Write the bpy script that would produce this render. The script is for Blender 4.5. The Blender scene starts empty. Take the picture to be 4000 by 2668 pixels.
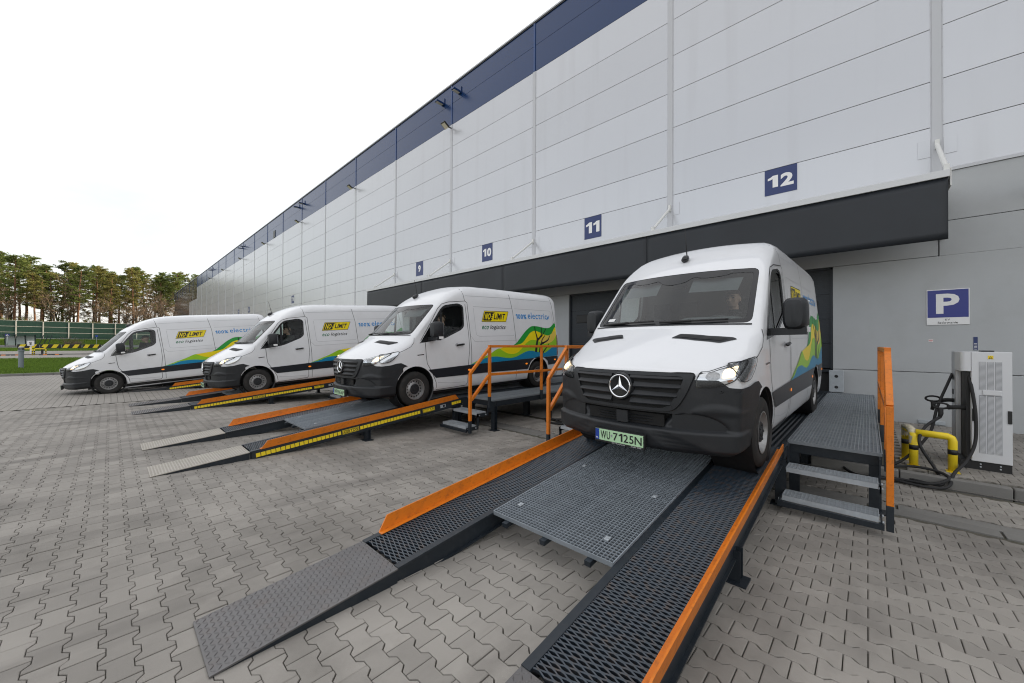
import bpy, bmesh, math, random
from mathutils import Vector, Matrix, geometry
from mathutils.bvhtree import BVHTree
import numpy as np
R = math.radians
random.seed(7)
SC = bpy.context.scene
COL = SC.collection
# ------------------------------------------------------------------ camera, sky, sun, exposure
CAM_LOC = Vector((0.0, -12.909, 1.755)); YAW, PITCH, ROLL, LENS = 0.75467, 0.008118, 0.004896, 13.278
fw = Vector((-math.sin(YAW)*math.cos(PITCH), math.cos(YAW)*math.cos(PITCH), math.sin(PITCH)))
rt = Vector((math.cos(YAW), math.sin(YAW), 0.0)); up = rt.cross(fw)
rt2 = rt*math.cos(ROLL)+up*math.sin(ROLL); up2 = up*math.cos(ROLL)-rt*math.sin(ROLL)
cam_d = bpy.data.cameras.new('camera'); cam = bpy.data.objects.new('camera', cam_d); COL.objects.link(cam)
cam_d.lens = LENS; cam_d.sensor_width = 36.0; cam_d.clip_start = 0.05; cam_d.clip_end = 3000
cam.matrix_world = Matrix(((rt2.x, up2.x, -fw.x, CAM_LOC.x), (rt2.y, up2.y, -fw.y, CAM_LOC.y), (rt2.z, up2.z, -fw.z, CAM_LOC.z), (0, 0, 0, 1)))
SC.camera = cam
SUN_ROT, SUN_EL = R(12), R(24)
wd = bpy.data.worlds.new('World'); SC.world = wd; wd.use_nodes = True
wn = wd.node_tree.nodes; wl = wd.node_tree.links; wn.clear()
w_out = wn.new('ShaderNodeOutputWorld'); w_bg = wn.new('ShaderNodeBackground'); w_sky = wn.new('ShaderNodeTexSky')
w_sky.sky_type = 'NISHITA'; w_sky.sun_disc = False; w_sky.sun_elevation = SUN_EL; w_sky.sun_rotation = SUN_ROT
w_sky.dust_density = 3.0; w_sky.air_density = 1.0; w_sky.ozone_density = 1.0
w_bg.inputs['Strength'].default_value = 0.12
# thin, nearly closed veil of high cloud over the whole dome
w_tc = wn.new('ShaderNodeTexCoord'); w_map = wn.new('ShaderNodeMapping'); w_map.inputs['Scale'].default_value = (1.0, 1.0, 2.6)
w_no = wn.new('ShaderNodeTexNoise'); w_no.inputs['Scale'].default_value = 1.1; w_no.inputs['Detail'].default_value = 7; w_no.inputs['Roughness'].default_value = 0.55
w_rm = wn.new('ShaderNodeMapRange'); w_rm.inputs[1].default_value = 0.3; w_rm.inputs[2].default_value = 0.72; w_rm.inputs[3].default_value = 0.38; w_rm.inputs[4].default_value = 0.74
w_mix = wn.new('ShaderNodeMixRGB'); w_mix.inputs[2].default_value = (9.5, 9.25, 8.9, 1)
wl.new(w_tc.outputs['Generated'], w_map.inputs[0]); wl.new(w_map.outputs[0], w_no.inputs['Vector'])
wl.new(w_no.outputs['Fac'], w_rm.inputs[0]); wl.new(w_rm.outputs[0], w_mix.inputs[0]); wl.new(w_sky.outputs[0], w_mix.inputs[1])
wl.new(w_mix.outputs[0], w_bg.inputs[0]); wl.new(w_bg.outputs[0], w_out.inputs[0])
sun_d = bpy.data.lights.new('sun', 'SUN'); sun_d.energy = 4.8; sun_d.angle = R(0.8); sun_d.color = (1.0, 0.87, 0.68)
sun = bpy.data.objects.new('sun', sun_d); COL.objects.link(sun)
sdir = Vector((math.sin(SUN_ROT)*math.cos(SUN_EL), math.cos(SUN_ROT)*math.cos(SUN_EL), math.sin(SUN_EL)))
sun.rotation_euler = sdir.to_track_quat('Z', 'Y').to_euler(); sun.location = (0, 0, 60)
SC.view_settings.view_transform = 'Standard'; SC.view_settings.look = 'None'; SC.view_settings.gamma = 1.0
SC.view_settings.use_curve_mapping = False; SC.view_settings.exposure = 0.70
SC.render.engine = 'CYCLES'
SC.cycles.filter_width = 1.1; SC.cycles.max_bounces = 8; SC.cycles.transparent_max_bounces = 12; SC.cycles.use_denoising = True
SC.cycles.caustics_reflective = False; SC.cycles.caustics_refractive = False

# ------------------------------------------------------------------ materials
MATS = {}
def pm(name, col, rough=0.6, metal=0.0, var=0.0, scale=6.0, bump=0.0, bscale=60.0, spec=0.5, coat=0.0, emit=None, estr=0.0, isl=0.0, obj_rand=0.0, detail=5.0, stretch=None, dirt=None, world=False, dirt2=None):
    """procedural principled material; var = large-scale mottling, isl/obj_rand = per piece variation, dirt = (colour, amount, scale)"""
    m = bpy.data.materials.new(name); m.use_nodes = True; nt = m.node_tree; N, L = nt.nodes, nt.links
    b = N['Principled BSDF']
    b.inputs['Roughness'].default_value = rough; b.inputs['Metallic'].default_value = metal
    b.inputs['Specular IOR Level'].default_value = spec; b.inputs['Coat Weight'].default_value = coat; b.inputs['Coat Roughness'].default_value = 0.06
    c = tuple(col)+(1.0,)
    b.inputs['Base Color'].default_value = c
    if emit: b.inputs['Emission Color'].default_value = tuple(emit)+(1,); b.inputs['Emission Strength'].default_value = estr
    cur = None
    if var or bump or isl or obj_rand or dirt:
        tc = N.new('ShaderNodeNewGeometry' if world else 'ShaderNodeTexCoord'); src = tc.outputs['Position' if world else 'Object']
        if stretch:
            mp = N.new('ShaderNodeMapping'); mp.inputs['Scale'].default_value = stretch; L.new(src, mp.inputs[0]); src = mp.outputs[0]
    fac = None
    def mul(sock_in, value_sock, lo, hi):
        r = N.new('ShaderNodeMapRange'); r.inputs[3].default_value = lo; r.inputs[4].default_value = hi; L.new(value_sock, r.inputs[0])
        if sock_in is None: return r.outputs[0]
        mm = N.new('ShaderNodeMath'); mm.operation = 'MULTIPLY'; L.new(sock_in, mm.inputs[0]); L.new(r.outputs[0], mm.inputs[1]); return mm.outputs[0]
    if var:
        n = N.new('ShaderNodeTexNoise'); n.inputs['Scale'].default_value = scale; n.inputs['Detail'].default_value = detail; n.inputs['Roughness'].default_value = 0.6
        L.new(src, n.inputs['Vector']); fac = mul(fac, n.outputs['Fac'], 1-var*1.6, 1+var*1.6)
    if isl:
        g = N.new('ShaderNodeNewGeometry'); fac = mul(fac, g.outputs['Random Per Island'], 1-isl, 1+isl)
    if obj_rand:
        g = N.new('ShaderNodeObjectInfo'); fac = mul(fac, g.outputs['Random'], 1-obj_rand, 1+obj_rand)
    if fac is not None:
        h = N.new('ShaderNodeVectorMath'); h.operation = 'SCALE'; h.inputs[0].default_value = tuple(col); L.new(fac, h.inputs['Scale']); cur = h.outputs[0]
    if dirt:
        dc, da, ds = dirt
        n = N.new('ShaderNodeTexNoise'); n.inputs['Scale'].default_value = ds; n.inputs['Detail'].default_value = 8; n.inputs['Roughness'].default_value = 0.65; L.new(src, n.inputs['Vector'])
        r = N.new('ShaderNodeMapRange'); r.inputs[1].default_value = 0.5; r.inputs[2].default_value = 0.75; r.inputs[3].default_value = 0; r.inputs[4].default_value = da; L.new(n.outputs['Fac'], r.inputs[0])
        mx = N.new('ShaderNodeMixRGB'); mx.inputs[2].default_value = tuple(dc)+(1,); L.new(r.outputs[0], mx.inputs[0])
        if cur: L.new(cur, mx.inputs[1])
        else: mx.inputs[1].default_value = c
        cur = mx.outputs[0]
    if dirt2:   # streaks: (colour, amount, scale, stretch)
        dc, da, ds, dst = dirt2; mp = N.new('ShaderNodeMapping'); mp.inputs['Scale'].default_value = dst; L.new(src, mp.inputs[0])
        n = N.new('ShaderNodeTexNoise'); n.inputs['Scale'].default_value = ds; n.inputs['Detail'].default_value = 6; L.new(mp.outputs[0], n.inputs['Vector'])
        r = N.new('ShaderNodeMapRange'); r.inputs[1].default_value = 0.54; r.inputs[2].default_value = 0.72; r.inputs[3].default_value = 0; r.inputs[4].default_value = da; L.new(n.outputs['Fac'], r.inputs[0])
        mx = N.new('ShaderNodeMixRGB'); mx.inputs[2].default_value = tuple(dc)+(1,); L.new(r.outputs[0], mx.inputs[0])
        if cur: L.new(cur, mx.inputs[1])
        else: mx.inputs[1].default_value = c
        cur = mx.outputs[0]
    if cur: L.new(cur, b.inputs['Base Color'])
    if bump:
        n = N.new('ShaderNodeTexNoise'); n.inputs['Scale'].default_value = bscale; n.inputs['Detail'].default_value = 4; L.new(src, n.inputs['Vector'])
        bp_ = N.new('ShaderNodeBump'); bp_.inputs['Strength'].default_value = bump; bp_.inputs['Distance'].default_value = 0.01
        L.new(n.outputs['Fac'], bp_.inputs['Height']); L.new(bp_.outputs[0], b.inputs['Normal'])
    MATS[name] = m; return m
def glass(name, tint, rough=0.0, ior=1.5, film=0.0):
    m = bpy.data.materials.new(name); m.use_nodes = True; N, L = m.node_tree.nodes, m.node_tree.links; N.clear()
    o = N.new('ShaderNodeOutputMaterial'); t = N.new('ShaderNodeBsdfTransparent'); t.inputs[0].default_value = tuple(tint)+(1,)
    g = N.new('ShaderNodeBsdfGlossy'); g.inputs['Roughness'].default_value = rough; f = N.new('ShaderNodeFresnel'); f.inputs[0].default_value = ior
    x = N.new('ShaderNodeMixShader'); L.new(f.outputs[0], x.inputs[0]); L.new(t.outputs[0], x.inputs[1]); L.new(g.outputs[0], x.inputs[2])
    if film:   # even pale diffuse film, added to lighten the pane like a reflection
        d = N.new('ShaderNodeBsdfDiffuse'); d.inputs[0].default_value = (0.6, 0.62, 0.62, 1); y = N.new('ShaderNodeMixShader'); y.inputs[0].default_value = film; L.new(x.outputs[0], y.inputs[1]); L.new(d.outputs[0], y.inputs[2]); x = y
    L.new(x.outputs[0], o.inputs[0])
    MATS[name] = m; return m

pm('panel_grey', (0.535, 0.542, 0.565), 0.27, 0.35, var=0.02, scale=0.35, spec=0.6, obj_rand=0.03, bump=0.05, bscale=1.1, world=True, dirt2=((0.42, 0.42, 0.42), 0.22, 0.9, (2.0, 1.0, 0.12)))
pm('panel_blue', (0.008, 0.034, 0.120), 0.26, 0.0, var=0.02, scale=0.5, spec=0.5, obj_rand=0.03)
pm('panel_dark', (0.030, 0.033, 0.048), 0.12, 0.0, var=0.1, scale=0.6, spec=0.6, obj_rand=0.1)
pm('strip_grey', (0.52, 0.53, 0.555), 0.4, 0.0)
pm('strip_blue', (0.012, 0.05, 0.18), 0.35)
pm('joint_dark', (0.33, 0.332, 0.34), 0.8)
pm('concrete', (0.43, 0.445, 0.455), 0.75, var=0.05, scale=1.6, bump=0.15, bscale=45, detail=8, world=True, dirt=((0.34, 0.34, 0.33), 0.35, 1.1))
pm('concrete_dark', (0.27, 0.265, 0.25), 0.85, var=0.12, scale=5, bump=0.3, bscale=60)
pm('canopy_dark', (0.020, 0.0235, 0.029), 0.5, var=0.22, scale=0.9, bump=0.05, bscale=3, spec=0.4)
pm('white_trim', (0.62, 0.63, 0.64), 0.4, var=0.02)
pm('white_steel', (0.70, 0.70, 0.68), 0.4)
pm('door_dark', (0.020, 0.026, 0.034), 0.5, var=0.08, scale=2)
pm('black', (0.012, 0.012, 0.013), 0.5)
pm('rubber', (0.016, 0.016, 0.017), 0.75, var=0.1, scale=20, bump=0.2, bscale=90)
pm('galv', (0.45, 0.485, 0.515), 0.42, 0.35, var=0.16, scale=9, isl=0.10, spec=0.5)
pm('galv_centre', (0.30, 0.335, 0.37), 0.42, 0.35, var=0.16, scale=9, isl=0.10)
pm('galv_grip', (0.25, 0.275, 0.30), 0.48, 0.3, var=0.15, scale=7, isl=0.12)
pm('navy_steel', (0.013, 0.019, 0.026), 0.42, 0.0, var=0.18, scale=5, spec=0.5, dirt=((0.07, 0.07, 0.07), 0.25, 14))
pm('mesh_steel', (0.028, 0.041, 0.057), 0.38, 0.0, var=0.25, scale=14, spec=0.6, dirt=((0.14, 0.075, 0.03), 0.55, 17))
pm('tread_plate', (0.15, 0.145, 0.145), 0.40, 0.45, var=0.12, scale=5, dirt=((0.16, 0.12, 0.10), 0.4, 8), bump=0.05, bscale=120)
pm('tread_plate_light', (0.40, 0.37, 0.325), 0.5, 0.2, var=0.12, scale=5, dirt=((0.3, 0.27, 0.22), 0.4, 8))
pm('orange', (0.70, 0.19, 0.010), 0.42, var=0.08, scale=4, dirt=((0.34, 0.09, 0.015), 0.45, 11), dirt2=((0.16, 0.06, 0.02), 0.35, 38, (1, 0.6, 1)))
pm('yellow', (0.86, 0.64, 0.02), 0.45, var=0.05, scale=8)
pm('sign_blue', (0.018, 0.035, 0.135), 0.4)
pm('p_blue', (0.018, 0.030, 0.22), 0.35)
pm('white_sign', (0.78, 0.78, 0.78), 0.45)
pm('paver', (0.305, 0.284, 0.256), 0.85, var=0.20, scale=0.9, isl=0.12, obj_rand=0.12, bump=0.35, bscale=170, detail=10, world=True, dirt=((0.125, 0.115, 0.10), 0.75, 0.55), dirt2=((0.12, 0.11, 0.10), 0.65, 1.6, (1.0, 0.22, 1.0)))
pm('sand', (0.10, 0.092, 0.072), 0.95, var=0.3, scale=3, bump=0.4, bscale=80, world=True, dirt=((0.055, 0.065, 0.022), 0.7, 1.3))
pm('kerb', (0.185, 0.18, 0.17), 0.85, var=0.15, scale=3, bump=0.3, bscale=70, obj_rand=0.08)
pm('gutter', (0.185, 0.18, 0.168), 0.85, var=0.12, scale=3, bump=0.3, bscale=70, obj_rand=0.1)
pm('white_cab', (0.66, 0.67, 0.69), 0.35, var=0.02, scale=4)
pm('vent_grey', (0.30, 0.31, 0.33), 0.5)
pm('silver', (0.55, 0.56, 0.58), 0.3, 0.7)
pm('lamp_lens', (0.75, 0.70, 0.55), 0.2)
pm('red', (0.55, 0.02, 0.02), 0.4)
pm('wrap', (0.55, 0.50, 0.38), 0.25, var=0.3, scale=30, bump=0.6, bscale=40)

# ------------------------------------------------------------------ mesh helpers
class MB:
    def __init__(s): s.v = []; s.f = []; s.m = []
    def add(s, vs, fs, mi=0):
        o = len(s.v); s.v += [tuple(v) for v in vs]; s.f += [tuple(i+o for i in f) for f in fs]; s.m += [mi]*len(fs); return s
    def box(s, x0, x1, y0, y1, z0, z1, mi=0):
        v = [(x0, y0, z0), (x1, y0, z0), (x1, y1, z0), (x0, y1, z0), (x0, y0, z1), (x1, y0, z1), (x1, y1, z1), (x0, y1, z1)]
        return s.add(v, [(0, 3, 2, 1), (4, 5, 6, 7), (0, 1, 5, 4), (1, 2, 6, 5), (2, 3, 7, 6), (3, 0, 4, 7)], mi)
    def bar(s, p, q, w, h, mi=0, upv=(0, 0, 1), ext=0.0):
        p, q = Vector(p), Vector(q); d = (q-p).normalized(); p = p-d*ext; q = q+d*ext
        u = Vector(upv); a = d.cross(u)
        if a.length < 1e-4: a = d.cross(Vector((1, 0, 0)))
        a.normalize(); b = a.cross(d).normalized(); a *= w/2; b *= h/2
        v = [p-a-b, p+a-b, p+a+b, p-a+b, q-a-b, q+a-b, q+a+b, q-a+b]
        return s.add(v, [(0, 1, 2, 3), (7, 6, 5, 4), (0, 4, 5, 1), (1, 5, 6, 2), (2, 6, 7, 3), (3, 7, 4, 0)], mi)
    def tube(s, pts, r, n=8, mi=0, cap=True):
        pts = [Vector(p) for p in pts]; k = len(pts); rs = r if isinstance(r, (list, tuple)) else [r]*k
        ref = Vector((0.13, 0.21, 1)).normalized(); vs = []
        for i, p in enumerate(pts):
            d = (pts[min(i+1, k-1)]-pts[max(i-1, 0)]).normalized()
            a = d.cross(ref)
            if a.length < 1e-3: a = d.cross(Vector((1, 0, 0)))
            a.normalize(); b = d.cross(a); ref = (ref - d*ref.dot(d)); ref = ref.normalized() if ref.length > 1e-3 else b
            for j in range(n):
                t = 2*math.pi*j/n; vs.append(p+(a*math.cos(t)+b*math.sin(t))*rs[i])
        fs = [(i*n+j, i*n+(j+1) % n, (i+1)*n+(j+1) % n, (i+1)*n+j) for i in range(k-1) for j in range(n)]
        if cap: fs += [tuple(range(n-1, -1, -1)), tuple(range((k-1)*n, k*n))]
        return s.add(vs, fs, mi)
    def lathe(s, prof, c=(0, 0, 0), axis='X', n=32, mi=0, close=False):
        vs = []; k = len(prof)
        for j in range(n):
            t = 2*math.pi*j/n
            for (a, r) in prof:
                if axis == 'X': vs.append((c[0]+a, c[1]+r*math.cos(t), c[2]+r*math.sin(t)))
                elif axis == 'Y': vs.append((c[0]+r*math.cos(t), c[1]+a, c[2]+r*math.sin(t)))
                else: vs.append((c[0]+r*math.cos(t), c[1]+r*math.sin(t), c[2]+a))
        kk = k if close else k-1
        fs = [(j*k+i, j*k+(i+1) % k, ((j+1) % n)*k+(i+1) % k, ((j+1) % n)*k+i) for j in range(n) for i in range(kk)]
        return s.add(vs, fs, mi)
    def prism(s, poly, a0, a1, axis='X', mi=0):
        n = len(poly)
        def P(a, q): return (a, q[0], q[1]) if axis == 'X' else ((q[0], a, q[1]) if axis == 'Y' else (q[0], q[1], a))
        v = [P(a0, q) for q in poly]+[P(a1, q) for q in poly]
        return s.add(v, [tuple(range(n)), tuple(range(2*n-1, n-1, -1))]+[(i, i+n, (i+1) % n+n, (i+1) % n) for i in range(n)], mi)
    def mesh(s, name, mats, smooth=False, fix=True):
        me = bpy.data.meshes.new(name); me.from_pydata(s.v, [], s.f)
        for m in mats: me.materials.append(MATS[m] if isinstance(m, str) else m)
        if len(mats) > 1: me.polygons.foreach_set('material_index', s.m)
        if fix:
            bm = bmesh.new(); bm.from_mesh(me); bmesh.ops.recalc_face_normals(bm, faces=bm.faces); bm.to_mesh(me); bm.free()
        if smooth:
            me.polygons.foreach_set('use_smooth', [True]*len(me.polygons))
            if smooth is not True: me.set_sharp_from_angle(angle=R(smooth))
        me.update(); return me
    def build(s, name, mats, parent=None, smooth=False, bevel=0.0, fix=True, loc=None):
        if isinstance(mats, str): mats = [mats]
        return link(name, s.mesh(name, mats, smooth, fix), parent, bevel, loc)
def link(name, me, parent=None, bevel=0.0, loc=None, rot=None):
    o = bpy.data.objects.new(name, me); COL.objects.link(o)
    if parent: o.parent = parent
    if loc is not None: o.location = loc
    if rot is not None: o.rotation_euler = rot
    if bevel:
        b = o.modifiers.new('bevel', 'BEVEL'); b.width = bevel; b.segments = 2; b.limit_method = 'ANGLE'; b.angle_limit = R(40)
    return o
def tag(o, label=None, cat=None, group=None, kind=None):
    if label: o['label'] = label
    if cat: o['category'] = cat
    if group: o['group'] = group
    if kind: o['kind'] = kind
    return o
def empty(name, loc=(0, 0, 0), label=None, cat=None, group=None, rz=0.0, kind=None):
    o = bpy.data.objects.new(name, None); COL.objects.link(o); o.location = loc; o.rotation_euler.z = rz; o.empty_display_size = 0.2
    return tag(o, label, cat, group, kind)
GLYPH = {}
def glyphs(jobs):
    """convert all needed characters to flat meshes in one go: jobs = [(character, bold)]"""
    obs = []
    for ch, bo in jobs:
        cu = bpy.data.curves.new('txt', 'FONT'); cu.body = ch; cu.size = 1.0; cu.offset = bo; cu.resolution_u = 3
        o = bpy.data.objects.new('txt', cu); COL.objects.link(o); obs.append(o)
    dg = bpy.context.evaluated_depsgraph_get()
    for (ch, bo), o in zip(jobs, obs):
        me = bpy.data.meshes.new_from_object(o.evaluated_get(dg)); GLYPH[(ch, bo)] = ([(p.co.x, p.co.y) for p in me.vertices], [tuple(p.vertices) for p in me.polygons]); bpy.data.meshes.remove(me)
    for o in obs: cu = o.data; bpy.data.objects.remove(o); bpy.data.curves.remove(cu)
glyphs(sorted({(c, b) for t, b in (('0123456789T', 0.045), ('P', 0.03), ('EVładowanie', 0.005), ('GERTON', 0.03), ('3,5t', 0.02), ('DOPUSZCZALNEOBCIĄŻENIE', 0.0), ('NOLIMIT', 0.035), ('ecologistics', 0.012), ('100%', 0.03), ('electric', 0.008), ('PL', 0.01), ('WU7125NPI0636P40', 0.012), ('EWTAutomotive2246049 00', 0.0)) for c in t if c not in ' '}))
def text_mesh(ch, size, bold): return GLYPH[(ch, bold)]
def fit_text(txt, x0, x1, z0, z1, bold=0.0, gap=0.10, space=0.28):
    """letters laid out one by one and fitted to a box; the figure one gets a flag"""
    V, F = [], []; x = 0.0
    for ch in txt:
        if ch == ' ': x += space; continue
        if ch == '1':
            w = 0.13+1.6*bold+0.02
            v = [(0.0, 0.46), (0.0, 0.59), (0.12, 0.64), (0.21, 0.72), (0.20+w, 0.72), (0.20+w, 0.0), (0.20, 0.0), (0.20, 0.52), (0.10, 0.48)]; f = [tuple(range(9))]
        else: v, f = text_mesh(ch, 1.0, bold)
        a = min(p[0] for p in v); b = max(p[0] for p in v); o = len(V)
        V += [(p[0]-a+x, p[1]) for p in v]; F += [tuple(k+o for k in q) for q in f]; x += b-a+gap
    a = min(p[0] for p in V); b = max(p[0] for p in V); c = min(p[1] for p in V); d = max(p[1] for p in V)
    return [(x0+(p[0]-a)/(b-a)*(x1-x0), z0+(p[1]-c)/(d-c)*(z1-z0)) for p in V], F
# ------------------------------------------------------------------ ground
def zg(y):
    if y < -11: return 0.0
    if y < -6.6: return -0.15*(y+11)/4.4
    return -0.15
def zt(x):   # terrain height west of the yard
    pts = [(-32, 0.0), (-32.3, 0.13), (-36, 0.22), (-52, 0.16), (-60, 0.10), (-75, 0.16), (-92, 0.42), (-100, 0.62), (-118, 0.70), (-130, 0.80), (-143, 1.15), (-150, 1.9), (-155, 2.5), (-172, 2.75), (-260, 3.0), (-1500, 3.0)]
    for (a, za), (b, zb) in zip(pts, pts[1:]):
        if x >= b: return za+(zb-za)*(a-x)/(a-b)
    return 3.0
def paver_far():
    m = bpy.data.materials.new('paver_far'); m.use_nodes = True; N, L = m.node_tree.nodes, m.node_tree.links; b = N['Principled BSDF']
    b.inputs['Roughness'].default_value = 0.85
    tc = N.new('ShaderNodeTexCoord'); br = N.new('ShaderNodeTexBrick'); br.offset = 0.5
    br.inputs['Scale'].default_value = 1.0; br.inputs['Brick Width'].default_value = 0.21; br.inputs['Row Height'].default_value = 0.14
    br.inputs['Mortar Size'].default_value = 0.006; br.inputs['Mortar Smooth'].default_value = 0.3; br.inputs['Bias'].default_value = -0.2
    br.inputs['Color1'].default_value = (0.32, 0.298, 0.268, 1); br.inputs['Color2'].default_value = (0.275, 0.256, 0.232, 1); br.inputs['Mortar'].default_value = (0.12, 0.11, 0.095, 1)
    L.new(tc.outputs['Object'], br.inputs['Vector'])
    n = N.new('ShaderNodeTexNoise'); n.inputs['Scale'].default_value = 0.45; n.inputs['Detail'].default_value = 8; L.new(tc.outputs['Object'], n.inputs['Vector'])
    r = N.new('ShaderNodeMapRange'); r.inputs[3].default_value = 0.72; r.inputs[4].default_value = 1.25; L.new(n.outputs['Fac'], r.inputs[0])
    s = N.new('ShaderNodeVectorMath'); s.operation = 'SCALE'; L.new(br.outputs['Color'], s.inputs[0]); L.new(r.outputs[0], s.inputs['Scale'])
    L.new(s.outputs[0], b.inputs['Base Color'])
    bp_ = N.new('ShaderNodeBump'); bp_.inputs['Strength'].default_value = 0.6; bp_.inputs['Distance'].default_value = 0.006; bp_.invert = True
    L.new(br.outputs['Fac'], bp_.inputs['Height']); L.new(bp_.outputs[0], b.inputs['Normal'])
    MATS['paver_far'] = m
paver_far()
pm('grass', (0.095, 0.15, 0.03), 0.9, var=0.35, scale=1.2, bump=0.5, bscale=30)
pm('earth', (0.09, 0.085, 0.055), 0.95, var=0.3, scale=0.6)
pm('asphalt', (0.115, 0.112, 0.108), 0.9, var=0.12, scale=1.0)

NX0, NX1, NY0, NY1 = -16.0, 7.0, -15.4, -5.2
mb = MB(); nb = MB()
xs = [-32.0, NX0, NX1, 60.0]; ys = [-90.0, NY0, -11.0, -6.6, NY1, 0.3]
for i in range(3):
    for j in range(5):
        near = (i == 1 and ys[j] >= NY0 and ys[j+1] <= NY1)
        q = nb if near else mb; dz = -0.02 if near else 0.0
        q.add([(xs[i], ys[j], zg(ys[j])+dz), (xs[i+1], ys[j], zg(ys[j])+dz), (xs[i+1], ys[j+1], zg(ys[j+1])+dz), (xs[i], ys[j+1], zg(ys[j+1])+dz)], [(0, 1, 2, 3)])
pavement = mb.build('pavement', 'paver_far', fix=False); tag(pavement, kind='structure')
o = nb.build('joint_sand', 'sand', pavement, fix=False)
P_, Q_, A_ = 0.105, 0.07, 0.0155
def paver_outline(g, gx):
    p, q, a = P_-gx, Q_-g, A_
    top = [(-p, q+a), (-0.072, q+a), (-0.040, q-a), (0.040, q-a), (0.072, q+a), (p, q+a)]
    return [(x, y) for x, y in top]+[(x, -y) for x, y in reversed(top)]
o_out, o_in = paver_outline(0.0018, 0.0030), paver_outline(0.0045, 0.0085)
n = len(o_out)
PV = np.array([(x, y, 0.0) for x, y in o_in]+[(x, y, -0.003) for x, y in o_out]+[(x, y, -0.03) for x, y in o_out])
PF = [tuple(range(n-1, -1, -1))]+[(i, (i+1) % n, n+(i+1) % n, n+i) for i in range(n)]+[(n+i, n+(i+1) % n, 2*n+(i+1) % n, 2*n+i) for i in range(n)]
pmb = MB(); pmb.add(PV.tolist(), PF); paver_me = pmb.mesh('paver', ['paver'])
PFr = [tuple(p.vertices) for p in paver_me.polygons]
def cam_xy(x, y, z):
    d = Vector((x, y, z))-CAM_LOC; w = d.dot(fw)
    if w < 0.15: return None
    k = LENS/36.0
    return d.dot(rt2)/w*k+0.5, 0.5-d.dot(up2)/w*k*1.5, w
stones = []
rnd = random.Random(3)
for r_ in range(int(NY0/0.14)-1, int(-0.1/0.14)+1):
    y = r_*0.14+0.025
    for c_ in range(int(NX0/0.21), int(NX1/0.21)):
        x = c_*0.21+(r_ % 2)*0.105
        isl = y > -5.0
        if isl and not (0.35 < x < 4.6 and y < -0.12): continue
        if not isl and (y > -5.33 or y < NY0+0.08 or -6.87 < y < -6.29): continue
        if x < NX0+0.12 or x > NX1-0.12: continue
        z = -0.02 if isl else zg(y)
        s_ = cam_xy(x, y, z)
        if not s_ or not (-0.06 < s_[0] < 1.06 and s_[1] < 1.12): continue
        stones.append((1.0/s_[2]**3, x, y, z+rnd.gauss(0, 0.0016), isl))
stones.sort(key=lambda t: -t[0])
for k, (w, x, y, z, isl) in enumerate(stones[:300]):
    o = link('paver', paver_me, pavement, loc=(x, y, z), rot=(0 if (isl or y < -11 or y > -6.6) else -0.0341, rnd.gauss(0, 0.006), rnd.gauss(0, 0.003)))
rest = np.array([(x, y, z) for w, x, y, z, isl in stones[300:]])
V = (PV[None]+rest[:, None]).reshape(-1, 3)
sl = np.array([0.0 if (isl or y < -11 or y > -6.6) else -0.0341 for w, x, y, z, isl in stones[300:]])
V = V.reshape(len(rest), -1, 3); V[:, :, 2] += PV[None, :, 1]*sl[:, None]; V = V.reshape(-1, 3)
me = bpy.data.meshes.new('paver_field'); K = len(PV)
me.from_pydata(V.tolist(), [], [tuple(i+k*K for i in f) for k in range(len(rest)) for f in PFr]); me.materials.append(MATS['paver'])
o = link('paver_field', me, pavement); o['kind'] = 'stuff'
# gutter slabs running along the docks
gm = MB(); gm.box(-0.49, 0.49, -0.095, 0.095, -0.06, 0.0); gme = gm.mesh('gutter_slab', ['gutter'])
for i in range(22):
    for j, yy in enumerate((-6.685, -6.485)):
        link('gutter_slab', gme, pavement, 0.006, (-16+i+0.25*j+0.5, yy, -0.148 if j else -0.145))
# raised island along the wall with its kerb stones
im = MB(); im.box(-0.4, 60, -5.06, 0.2, -0.5, -0.043); island = im.build('island', 'sand'); tag(island, kind='structure')
km = MB(); km.box(-0.495, 0.495, -0.06, 0.06, -0.4, 0.0); kme = km.mesh('kerb_stone', ['kerb'])
for i in range(8): link('kerb_stone', kme, island, 0.012, (-0.17+i*1.0, -5.12, -0.018))
# yard edge to the west: kerb, lawn, road, terrain to the horizon
tm = MB(); tx = [-32.0, -32.3, -36, -44, -52, -60]; ty = [-90, -60, -40, -30, -24, -20, -16, -12, -8, -4, 0.3, 40, 120]
def sheet(xl, name, mat, dz=0.0, yl=ty, kind='structure'):
    q = MB()
    for i in range(len(xl)-1):
        for j in range(len(yl)-1):
            q.add([(xl[i], yl[j], zt(xl[i])+dz), (xl[i], yl[j+1], zt(xl[i])+dz), (xl[i+1], yl[j+1], zt(xl[i+1])+dz), (xl[i+1], yl[j], zt(xl[i+1])+dz)], [(0, 3, 2, 1)])
    o = q.build(name, mat, fix=False); o['kind'] = kind; return o
sheet([-32.18, -32.3, -36, -44, -52, -60], 'lawn', 'grass')
sheet([-60, -68, -75, -84, -92], 'side_road', 'paver_far')
sheet([-92, -96, -100, -103, -108], 'verge', 'grass')
sheet([-108, -118, -130, -141], 'road', 'asphalt')
sheet([-141, -143, -150, -155, -158], 'embankment', 'grass')
sheet([-158, -172, -200, -260, -400, -1500], 'ground', 'earth', yl=[-1500, -300, -90, -40, 0, 40, 120, 400, 1500])
em = MB(); em.add([(-158, -1500, -0.6), (1500, -1500, -0.6), (1500, 1500, -0.6), (-158, 1500, -0.6)], [(0, 1, 2, 3)])
tag(em.build('outer_ground', 'earth', fix=False), kind='structure')
kb = empty('yard_kerb', (-32.08, 0, 0), 'grey concrete kerb between the paved yard and the near lawn', 'kerb')
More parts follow.
